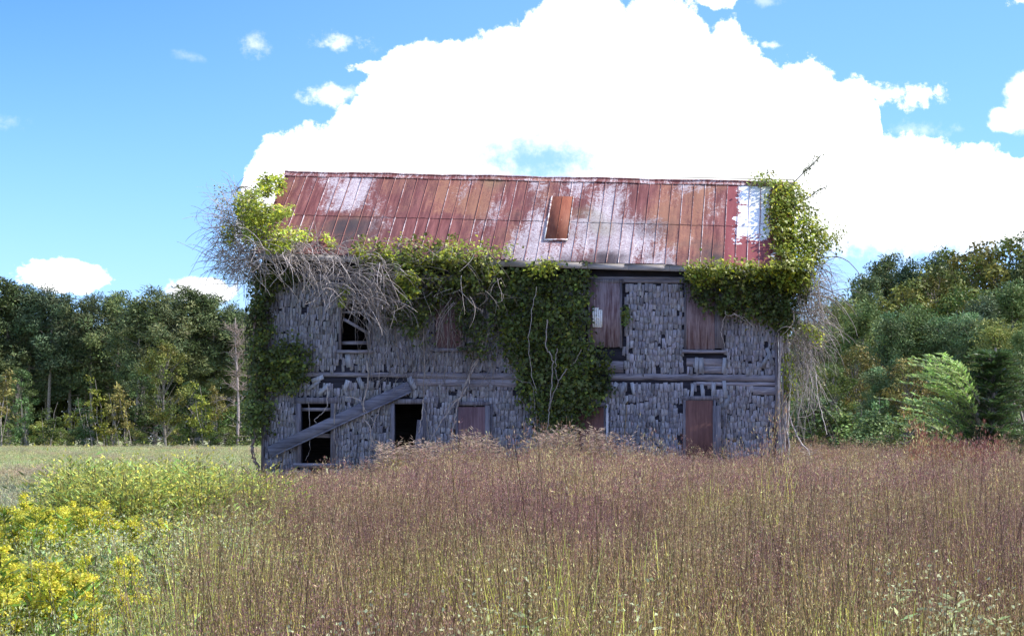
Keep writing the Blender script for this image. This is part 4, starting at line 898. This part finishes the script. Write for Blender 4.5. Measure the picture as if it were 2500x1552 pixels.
# cedar with feathery arching branches
t = thing('cedar_tree', 'dark cedar with feathery arching branches at the right of the meadow', 'tree', (5.3, 5.5, 0)); t.scale = (1.35, 1.35, 1.15); C_, S = G(), G()
S.tube(np.array([[0, 0, 0], [.03, 0, 1.8], [.1, 0, 3.7]]), np.array([.07, .05, .02]), 6, (1, 1, 1))
for i in range(420):
    wst = i < 64; u = rng.random(); z = .2+(2.6 if wst else 3.3)*u; a = rng.uniform(pi*.7, pi*1.3) if wst else rng.uniform(0, 2*pi); L = (3.0-1.5*u if wst else 1.4-.9*u)*rng.uniform(.6, 1.08); n = 9
    d = np.array([cos(a), sin(a), 1.75 if wst else .8]); P = [np.array([.03-.3*wst, -.45*wst*rng.random(), z])]; 
    for k in range(n-1): d = norm(d+np.array([0, 0, -.15 if wst else -.1])); P.append(P[-1]+d*L/(n-1))
    P = np.array(P); S.tube(P, np.linspace(.012, .003, n), 3, (.9, .9, .8)); col = (np.array([.50, .68, .24]) if wst else np.array([.10, .17, .055]))*rng.uniform(.55, 1.2)  # left arching fronds painted in a sunlit tone, the body darker
    m = 60 if wst else 42; k = rng.uniform(1.2, n-1.01, m); i0 = k.astype(int); fr = (k-i0)[:, None]; q = P[i0]*(1-fr)+P[i0+1]*fr; T = P[i0+1]-P[i0]; T = norm(T)
    sd = norm(np.cross(T, (0, 0, 1))); A = norm(T*.6+sd*rng.choice([-1, 1], (m, 1))*.8+np.array([0, 0, .25])+rv(m, .2)); C_.leaves(q, A, norm(np.array([0, 0, 1])+rv(m, .4)), rng.uniform(.09, .2, m), (.045 if wst else .03), jit(col, m, .25))
link('crown', C_, M['leaf'], t); link('trunk', S, M['bark'], t)

#@@GRASS
# ================================================================== GRASS AND WEEDS
def scatter(name, protos, P, idx, rz_, sc, label):
    """one object of stuff: points that carry instances of the prototypes"""
    pc = bpy.data.collections.new(name+'_sources')
    for i, o in enumerate(protos): o.name = '%s_source_%02d' % (name, i); pc.objects.link(o)
    me = bpy.data.meshes.new(name); me.vertices.add(len(P)); me.vertices.foreach_set('co', np.asarray(P, np.float32).ravel())
    a = me.attributes.new('idx', 'INT', 'POINT'); a.data.foreach_set('value', np.asarray(idx, np.int32))
    a = me.attributes.new('rot', 'FLOAT_VECTOR', 'POINT'); a.data.foreach_set('vector', np.asarray(rz_, np.float32).ravel())
    a = me.attributes.new('scl', 'FLOAT_VECTOR', 'POINT'); a.data.foreach_set('vector', np.asarray(sc, np.float32).ravel())
    o = bpy.data.objects.new(name, me); COL.objects.link(o); tag(o, label, 'grass', kind='stuff')
    nt = bpy.data.node_groups.new(name, 'GeometryNodeTree')
    nt.interface.new_socket('Geometry', in_out='INPUT', socket_type='NodeSocketGeometry'); nt.interface.new_socket('Geometry', in_out='OUTPUT', socket_type='NodeSocketGeometry')
    N = nt.nodes; gi = N.new('NodeGroupInput'); go = N.new('NodeGroupOutput'); ip = N.new('GeometryNodeInstanceOnPoints'); ci = N.new('GeometryNodeCollectionInfo')
    ci.inputs['Collection'].default_value = pc; ci.inputs['Separate Children'].default_value = True; ci.inputs['Reset Children'].default_value = True
    def na(nm, dt):
        n_ = N.new('GeometryNodeInputNamedAttribute'); n_.data_type = dt; n_.inputs[0].default_value = nm; return n_.outputs[0]
    l = nt.links.new; l(gi.outputs[0], ip.inputs['Points']); l(ci.outputs[0], ip.inputs['Instance']); ip.inputs['Pick Instance'].default_value = True
    l(na('idx', 'INT'), ip.inputs['Instance Index']); l(na('rot', 'FLOAT_VECTOR'), ip.inputs['Rotation']); l(na('scl', 'FLOAT_VECTOR'), ip.inputs['Scale']); l(ip.outputs[0], go.inputs[0])
    md = o.modifiers.new('scatter', 'NODES'); md.node_group = nt
    return o
def m_grass(name, tint_a, tint_b, sc=.35):
    """vertex colour times a slow patchwork of two tints over the meadow"""
    m, g = new_mat(name); oi = g.n('ShaderNodeObjectInfo'); k = g.rng(oi.outputs['Random'], 0, 1, .75, 1.25, False)
    n, _ = g.noise(pos(g), sc, 4, .6); tint = g.mix(g.rng(n, .42, .58), (*tint_a, 1), (*tint_b, 1))
    c = g.vm('SCALE', g.mix(1., attr(g), tint, 'MULTIPLY'), scale=k); finish(g, c, .55, transl=.25, spec=.3); return m
M['purple'] = m_grass('purple_grass', (1.05, .80, .85), (1.38, 1.44, .90), .42)
M['fieldg'] = m_grass('field_grass', (.95, 1.05, .95), (1.12, 1.0, .95), .08)
def tuft(n_st, n_bl, hs, rad, nb, ns, ssz, colh, colb, far=False, bw=.006, sr=.0022):
    g_ = G()
    m = n_bl; a = rng.uniform(0, 2*pi, m); r_ = rad*np.sqrt(rng.random(m)); base = np.stack([np.cos(a)*r_, np.sin(a)*r_, np.zeros(m)], 1)
    for i in range(m):                         # arching blades
        h = hs*rng.uniform(.5, 1.05); d = rng.uniform(0, 2*pi); le = rng.uniform(.03, .24); n = 4
        u = np.linspace(0, 1, n); P = base[i]+np.stack([cos(d)*le*h*u**2, sin(d)*le*h*u**2, h*(u-.18*u**3)], 1); sd = np.array([-sin(d), cos(d), 0])*bw*rng.uniform(.7, 1.4)*np.array([1, .9, .6, .1])[:, None]
        V = np.concatenate([P-sd, P+sd]); j = np.arange(n-1); g_.add(V, np.stack([j, j+1, j+n+1, j+n], 1), np.asarray(colb)*rng.uniform(.55, 1.4)*np.array([rng.uniform(.85, 1.2), 1, 1]))
    for i in range(n_st):
        a_ = rng.uniform(0, 2*pi); r0 = rad*math.sqrt(rng.random()); b = np.array([cos(a_)*r0, sin(a_)*r0, 0]); h = hs*rng.uniform(.72, 1.12); ld = rng.uniform(0, 2*pi); ll = rng.uniform(.02, .2)
        u = np.linspace(0, 1, 5); P = b+np.stack([cos(ld)*ll*h*u**2, sin(ld)*ll*h*u**2, h*u], 1); sc_ = np.asarray(colh)*rng.uniform(.5, 1.0); g_.tube(P, np.linspace(sr, sr*.5, 5), 3, np.array([.22, .16, .11])*rng.uniform(.35, 1.5))
        q = rng.uniform(.62, 1.0, nb); bp = b+np.stack([cos(ld)*ll*h*q**2, sin(ld)*ll*h*q**2, h*q], 1); bd = rng.uniform(0, 2*pi, nb); bl = (1.08-q)*h*.42+.02
        dirs = np.stack([np.cos(bd)*.8, np.sin(bd)*.8, np.full(nb, .55)], 1)
        f = rng.uniform(.25, 1, (nb, ns)); Q = bp[:, None]+dirs[:, None]*bl[:, None, None]*f[..., None]; Q[..., 2] -= (f**2)*bl[:, None]*.35; Q = Q.reshape(-1, 3)+rv(nb*ns, .008)
        A = norm(np.repeat(dirs, ns, 0)*.45+np.array([0, 0, .55])+rv(len(Q), .32)); k = len(Q)
        pale = rng.random(k) < .22; C = jit(colh, k, .4); C[pale] = jit((.66, .58, .38), pale.sum(), .3)
        g_.leaves(Q, A, rv(k), ssz*rng.uniform(.6, 1.5, k), ssz*rng.uniform(.14, .26, k), C)
    return g_
PH, PB = (.31, .19, .18), (.62, .62, .18)
def po(g_, mat, nm='tuft'):
    me = g_.mesh(nm); me.materials.append(M[mat]); return bpy.data.objects.new(nm, me)
near = [po(tuft(16, 84, 1.04, .20, 13, 5, .010, PH, (.62, .62, .19), bw=.0040, sr=.0020), 'purple') for _ in range(5)]
farp = [po(tuft(13, 46, 1.04, .26, 14, 5, .023, PH, PB, bw=.005, sr=.003), 'purple') for _ in range(5)]
red = [po(tuft(8, 18, 1.05, .26, 12, 5, .045, (.26, .10, .10), (.16, .10, .05), bw=.010, sr=.0035), 'purple') for _ in range(2)]
def wedge(n, d0, d1, px0, px1):
    d = np.sqrt(rng.uniform(d0**2, d1**2, n)); px = rng.uniform(px0, px1, n); return d, px
def left_edge(d): return np.interp(d, [6, 9.6, 14, 20, 30, 42], [430, 465, 540, 580, 560, 540])+10*np.sin(d*1.3)+8*np.sin(d*3.1)
PP, II, RR_, SS = [], [], [], []
def place(d, px, idx, sc, hmul):
    x = (px-PX0)*d/F; y = d-D0; z = hground(x, y)
    PP.append(np.stack([x, y, z], 1)); II.append(idx); n = len(d); RR_.append(np.stack([rng.normal(0, .06, n), rng.normal(.05, .06, n), rng.uniform(0, 6.28, n)], 1)); SS.append(np.stack([sc, sc, sc*hmul], 1))
d, px = wedge(7600, 4.2, 17, 100, 3300); k = px > left_edge(d)+rng.normal(0, 25, len(d)); d, px = d[k], px[k]
hm = 1+.08*np.sin(px*.01+d)+.05*np.sin(px*.031-d*1.7)+rng.normal(0, .09, len(d))+(rng.random(len(d)) < .05)*.22; place(d, px, rng.integers(0, 5, len(d)), rng.uniform(.85, 1.1, len(d)), hm)
d, px = wedge(15000, 16, 41.6, 200, 2980); k = px > left_edge(d)+rng.normal(0, 22, len(d)); d, px = d[k], px[k]
x = (px-PX0)*d/F; n = len(d); rise = np.interp(px, [500, 650, 850, 1000, 1250, 1500, 1850, 2000, 2500], [-.28, -.36, -.34, -.2, -.02, .0, -.05, -.14, .02]); hm = .95+rise*np.clip((d-22)/18, 0, 1)+.04*np.sin(px*.02+d*.5)+rng.normal(0, .09, n)+(rng.random(n) < .06)*rng.uniform(.15, .45, n)*np.clip((px-850)/150, 0, 1)
rd_ = (px > 2260) & (px < 2440) & (d > 35); idx = rng.integers(5, 10, n); idx[rd_] = rng.integers(10, 12, rd_.sum()); hm[rd_] += .3
place(d, px, idx, rng.uniform(.9, 1.15, n), hm)
d, px = wedge(5200, 41.6, 72, 1915, 2700); n = len(d); hm = rng.uniform(.74, 1.0, n)+(rng.random(n) < .08)*.35; place(d, px, rng.integers(5, 10, n), rng.uniform(.95, 1.25, n), hm)
scatter('purple_grass', near+farp+red, np.concatenate(PP), np.concatenate(II), np.concatenate(RR_), np.concatenate(SS), 'tall purple seeded grass filling the meadow in front of the house')

# short field grass to the left and around
fg = [po(tuft(3, 34, .5, .3, 6, 4, .05, (.54, .52, .30), (.46, .50, .22), bw=.012, sr=.004), 'fieldg') for _ in range(3)]+[po(tuft(8, 20, .62, .3, 9, 4, .05, (.48, .42, .30), (.38, .40, .17), bw=.010, sr=.004), 'fieldg') for _ in range(2)]
fg += [po(tuft(3, 85, .8, .22, 10, 5, .013, (.62, .66, .32), (.44, .60, .18), bw=.0045, sr=.002), 'fieldg') for _ in range(3)]
PP, II, RR_, SS = [], [], [], []
d, px = wedge(9000, 18, 60, -250, 660); k = px < left_edge(d)+60; d, px = d[k], px[k]; n = len(d); place(d, px, np.where(np.sin(px*.02+d*.22)+rng.normal(0, .4, n) > 1.0, rng.integers(3, 5, n), rng.integers(0, 3, n)), rng.uniform(.8, 1.2, n), rng.uniform(.7, 1.2, n))
d, px = wedge(9000, 60, 172, -250, 700); n = len(d); place(d, px, np.where(np.sin(px*.012+d*.1)+rng.normal(0, .4, n) > 1.25, rng.integers(3, 5, n), rng.integers(0, 3, n)), rng.uniform(1.0, 1.6, n), rng.uniform(.35, .7, n))
d, px = wedge(5200, 5, 19, -550, 560); k = px < left_edge(d)+40; d, px = d[k], px[k]; n = len(d); place(d, px, rng.integers(5, 8, n), rng.uniform(.9, 1.2, n), rng.uniform(.9, 1.25, n))
scatter('field_grass', fg, np.concatenate(PP), np.concatenate(II), np.concatenate(RR_), np.concatenate(SS), 'short pale green field grass between the weeds and the wood')

# --- goldenrod, leafy weeds and pale tufts: things with stems, leaves and flowers
def make_weed(kind):
    st, lv, fl_ = G(), G(), G(); ns = {'gold': 7, 'bush': 20, 'pale': 10, 'green': 9, 'reed': 14}[kind]
    for s in range(ns):
        a = rng.uniform(0, 2*pi); r_ = rng.random()**.5*{'gold': .17, 'bush': .40, 'pale': .22, 'green': .3, 'reed': .35}[kind]; b = np.array([cos(a)*r_, sin(a)*r_, 0]); h = rng.uniform(.75, 1.0)
        lean = np.array([cos(a)*.12*r_*3, sin(a)*.12*r_*3, 1]); P = np.array([b+lean*h*u+rng.normal(0, .008, 3) for u in np.linspace(0, 1, 7)]); st.tube(P, np.linspace(.005, .002, 7), 3, np.array([.2, .16, .07])*rng.uniform(.6, 1.4))
        if kind != 'reed':
            m = {'gold': 130, 'bush': 120, 'pale': 50, 'green': 95}[kind]; u = rng.uniform(.05, .97, m); q = b+lean*h*u[:, None]; th = rng.uniform(0, 2*pi, m); A = np.stack([np.cos(th), np.sin(th), rng.uniform(.1, .9, m)], 1)
            col = {'gold': (.24, .36, .08), 'bush': (.40, .45, .13), 'pale': (.42, .50, .24), 'green': (.30, .42, .12)}[kind]; ll = {'gold': .07, 'bush': .05, 'pale': .05, 'green': .07}[kind]
            if kind == 'bush':
                q = q+A*rng.uniform(0, .16, (m, 1))
            lv.leaves(q, A, norm(np.array([0, 0, 1])+rv(m, .4)), ll*rng.uniform(.6, 1.3, m), ll*.22, jit(col, m, .5))
        if kind == 'gold':
            nb = 15
            for k in range(nb):
                u = rng.uniform(.74, 1.0); p = b+lean*h*u; th = rng.uniform(0, 2*pi); L = (1.06-u)*.40*h; m = 44; f = rng.uniform(.15, 1, m)
                dv = np.array([cos(th), sin(th), .55]); q = p+dv*L*f[:, None]; q[:, 2] -= f**2*L*.45; fl_.leaves(q+rv(m, .008), rv(m), norm(np.array([0, 0, .8])+rv(m, .6)), .014, .009, jit((.70, .65, .09), m, .35))
        if kind == 'bush':
            m = 26; u = rng.uniform(.6, 1.02, m); q = b+lean*h*u[:, None]+rv(m, .05); fl_.leaves(q, rv(m), norm(np.array([0, 0, .8])+rv(m, .6)), .022, .012, jit((.72, .66, .12), m, .2))
        if kind == 'pale':
            m = 170; u = rng.uniform(.62, 1.03, m); q = b+lean*h*u[:, None]+rv(m, .045); fl_.leaves(q, rv(m), norm(np.array([0, 0, .8])+rv(m, .6)), .013, .009, jit((.56, .58, .33), m, .2))
        if kind == 'reed':
            m = 60; u = rng.uniform(.55, 1.02, m); th = rng.uniform(0, 2*pi, m); A = np.stack([np.cos(th), np.sin(th), rng.uniform(-.2, .5, m)], 1); q = b+lean*h*u[:, None]; fl_.leaves(q+A*rng.uniform(0, .08, (m, 1)), A, rv(m), .10, .012, jit((.46, .35, .28), m, .3))
            m = 16; u = rng.uniform(.05, .7, m); th = rng.uniform(0, 2*pi, m); A = np.stack([np.cos(th), np.sin(th), rng.uniform(-.1, 1., m)], 1); lv.leaves(b+lean*h*u[:, None], A, norm(np.array([0, 0, 1])+rv(m, .5)), .26, .02, jit((.52, .46, .16), m, .3))
    out = [('stems', st)]
    if lv.n: out.append(('leaves', lv))
    if fl_.n: out.append(({'gold': 'flower_plumes', 'reed': 'seed_heads'}.get(kind, 'flower_plumes'), fl_))
    res = []
    for nm, g_ in out:
        me = g_.mesh(kind+'_'+nm); me.materials.append(M['weed']); res.append((nm, me))
    return res
WV = {k: [make_weed(k) for _ in range(3 if k != 'reed' else 2)] for k in ('gold', 'bush', 'pale', 'green', 'reed')}
WN = {'gold': ('goldenrod', 'flower'), 'bush': ('leafy_weed', 'weed'), 'pale': ('pale_weed', 'weed'), 'green': ('green_weed', 'weed'), 'reed': ('reed_grass_clump', 'grass clump')}
def weed(px, d, h, kind, label, group, w=1.0):
    y = d-D0; x = (px-PX0)*d/F; z = float(hground(x, y)); h = h-(.22 if px < 1300 else .16) if kind == 'reed' else h
    t = thing(WN[kind][0], label, WN[kind][1], (x, y, z-.02), group); t.rotation_euler = (rng.normal(0, .05), rng.normal(0, .05), rng.uniform(0, 6.28)); t.scale = (h*w, h*w, h)
    for nm, me in WV[kind][rng.integers(0, len(WV[kind]))]:
        o = bpy.data.objects.new(nm, me); COL.objects.link(o); o.parent = t
        if nm == 'flower_plumes' and kind != 'gold': o['kind'] = 'stuff'
def topz(py, d): return EYE-(py-PY0)*d/F
for px, py in [(-20, 1300), (5, 1308), (30, 1312), (60, 1318), (80, 1322), (95, 1345), (-30, 1350), (15, 1360), (45, 1370), (-10, 1400), (35, 1410), (80, 1410), (10, 1450), (60, 1350)]: d = 8+rng.uniform(-.8, .9); weed(px, d, topz(py, d), 'gold', 'yellow goldenrod in the nearest clump at the lower left corner', 'nearest goldenrod clump')
for px, py in [(70, 1225), (100, 1228), (120, 1235), (145, 1238), (175, 1232), (250, 1225), (230, 1235), (90, 1210), (110, 1245), (75, 1250), (130, 1260), (160, 1245), (185, 1225), (215, 1215), (240, 1212), (265, 1222), (200, 1262), (285, 1235), (300, 1250), (105, 1215), (160, 1228), (215, 1222), (255, 1215), (270, 1240), (130, 1222), (190, 1245), (325, 1258)]: d = 12+rng.uniform(-.8, 1.2); weed(px, d, topz(py, d), 'gold', 'yellow goldenrod in the row in the middle of the weeds', 'middle goldenrod row')
for px, py in [(130, 1480), (145, 1450), (155, 1335), (205, 1340), (290, 1315), (160, 1500)]: d = 9+rng.uniform(-.8, 1.2); weed(px, d, topz(py, d), 'gold', 'shorter goldenrod scattered between the two big clumps', 'scattered goldenrod', .8)
for i in range(170):
    px = rng.uniform(270, 570); d = rng.uniform(14.5, 21); top = np.interp(px, [270, 300, 330, 360, 400, 430, 470, 500, 520, 570], [1190, 1150, 1128, 1128, 1150, 1165, 1160, 1145, 1205, 1235])+rng.random()**1.5*45; weed(px, d, topz(top, d), 'bush', 'yellow-green leafy weed in the tall thicket left of the purple grass', 'yellow-green thicket')
for i in range(105):
    px = rng.uniform(60, 530); d = rng.uniform(9.5, 15); top = rng.uniform(1275, 1420)-max(0, px-300)*.25; weed(px, d, topz(top, d), ['green', 'bush', 'bush', 'pale'][i % 4], 'mixed green weed low among the goldenrod and grass', 'low mixed weeds')
for i in range(130):
    px = rng.uniform(-40, 400); d = rng.uniform(6.3, 9.5); top = PY0+(EYE-rng.uniform(.75, 1.05))*F/d; weed(px, d, topz(top, d), ['green', 'green', 'pale', 'bush'][i % 4], 'green leafy weed at the lower left foreground', 'foreground weeds')
for px, py, d, lb in [(190, 1285, 11, 'pale feathery weed between the goldenrods'), (205, 1310, 10.5, 'second pale feathery weed just in front of the first'), (692, 1170, 33, 'small white flowered weed before the left end of the house'), (1290, 1492, 5.3, 'pale green weed at the bottom edge, centre'), (870, 1505, 5.3, 'light green weed at the bottom edge left of centre'),
                      (2340, 1450, 5.6, 'whitish green weed at the lower right'), (2370, 1475, 5.5, 'whitish green weed beside the other at the lower right'), (205, 1185, 20, 'pale tall weed behind the goldenrod row')]:
    weed(px, d, topz(py, d), 'pale', lb, 'pale weeds', 1.1)
for px, py, d, lb in [(950, 1065, 40.2, 'pale dry reed clump left of the open doorway'), (975, 1050, 40.0, 'pale dry reed clump at the open doorway'), (1005, 1062, 40.1, 'golden reed clump in front of the open doorway'), (1035, 1050, 40.0, 'golden reed clump right of the open doorway'), (1060, 1055, 40.2, 'reed clump between the doorway and red panel'), (1150, 1030, 40.2, 'tall reed clump before the plain red panel'), (1175, 1045, 40.1, 'reed clump at the right of the plain red panel'),
                      (1310, 1035, 40.2, 'reed clump under the ivy curtain, left'), (1345, 1040, 40.0, 'reed clump under the middle of the ivy curtain'), (1390, 1020, 40.2, 'tall reed clump at the right of the ivy curtain'), (1440, 1030, 40.0, 'reed clump before the half covered doorway'), (1465, 1035, 40.2, 'reed clump beside the white post'), (1240, 1070, 40.0, 'reed clump left of the ivy foot'), (1545, 1065, 40.0, 'reed clump right of the white post'), (1615, 1085, 39.8, 'reed clump left of the rusty sheet'), (1690, 1090, 39.8, 'reed clump before the rusty sheet'), (1780, 1100, 39.8, 'reed clump right of the rusty sheet'),
                      (860, 1110, 39.8, 'small reed clump right of the open window'), (900, 1095, 39.9, 'reed clump at the foot of the bent stem'), (2165, 1090, 44, 'reed clump in the meadow left of the cedar'), (1955, 1070, 41, 'reed clump under the hanging stems')]:
    weed(px, d, topz(py, d), 'reed', lb, 'dry reed clumps by the house', .75)
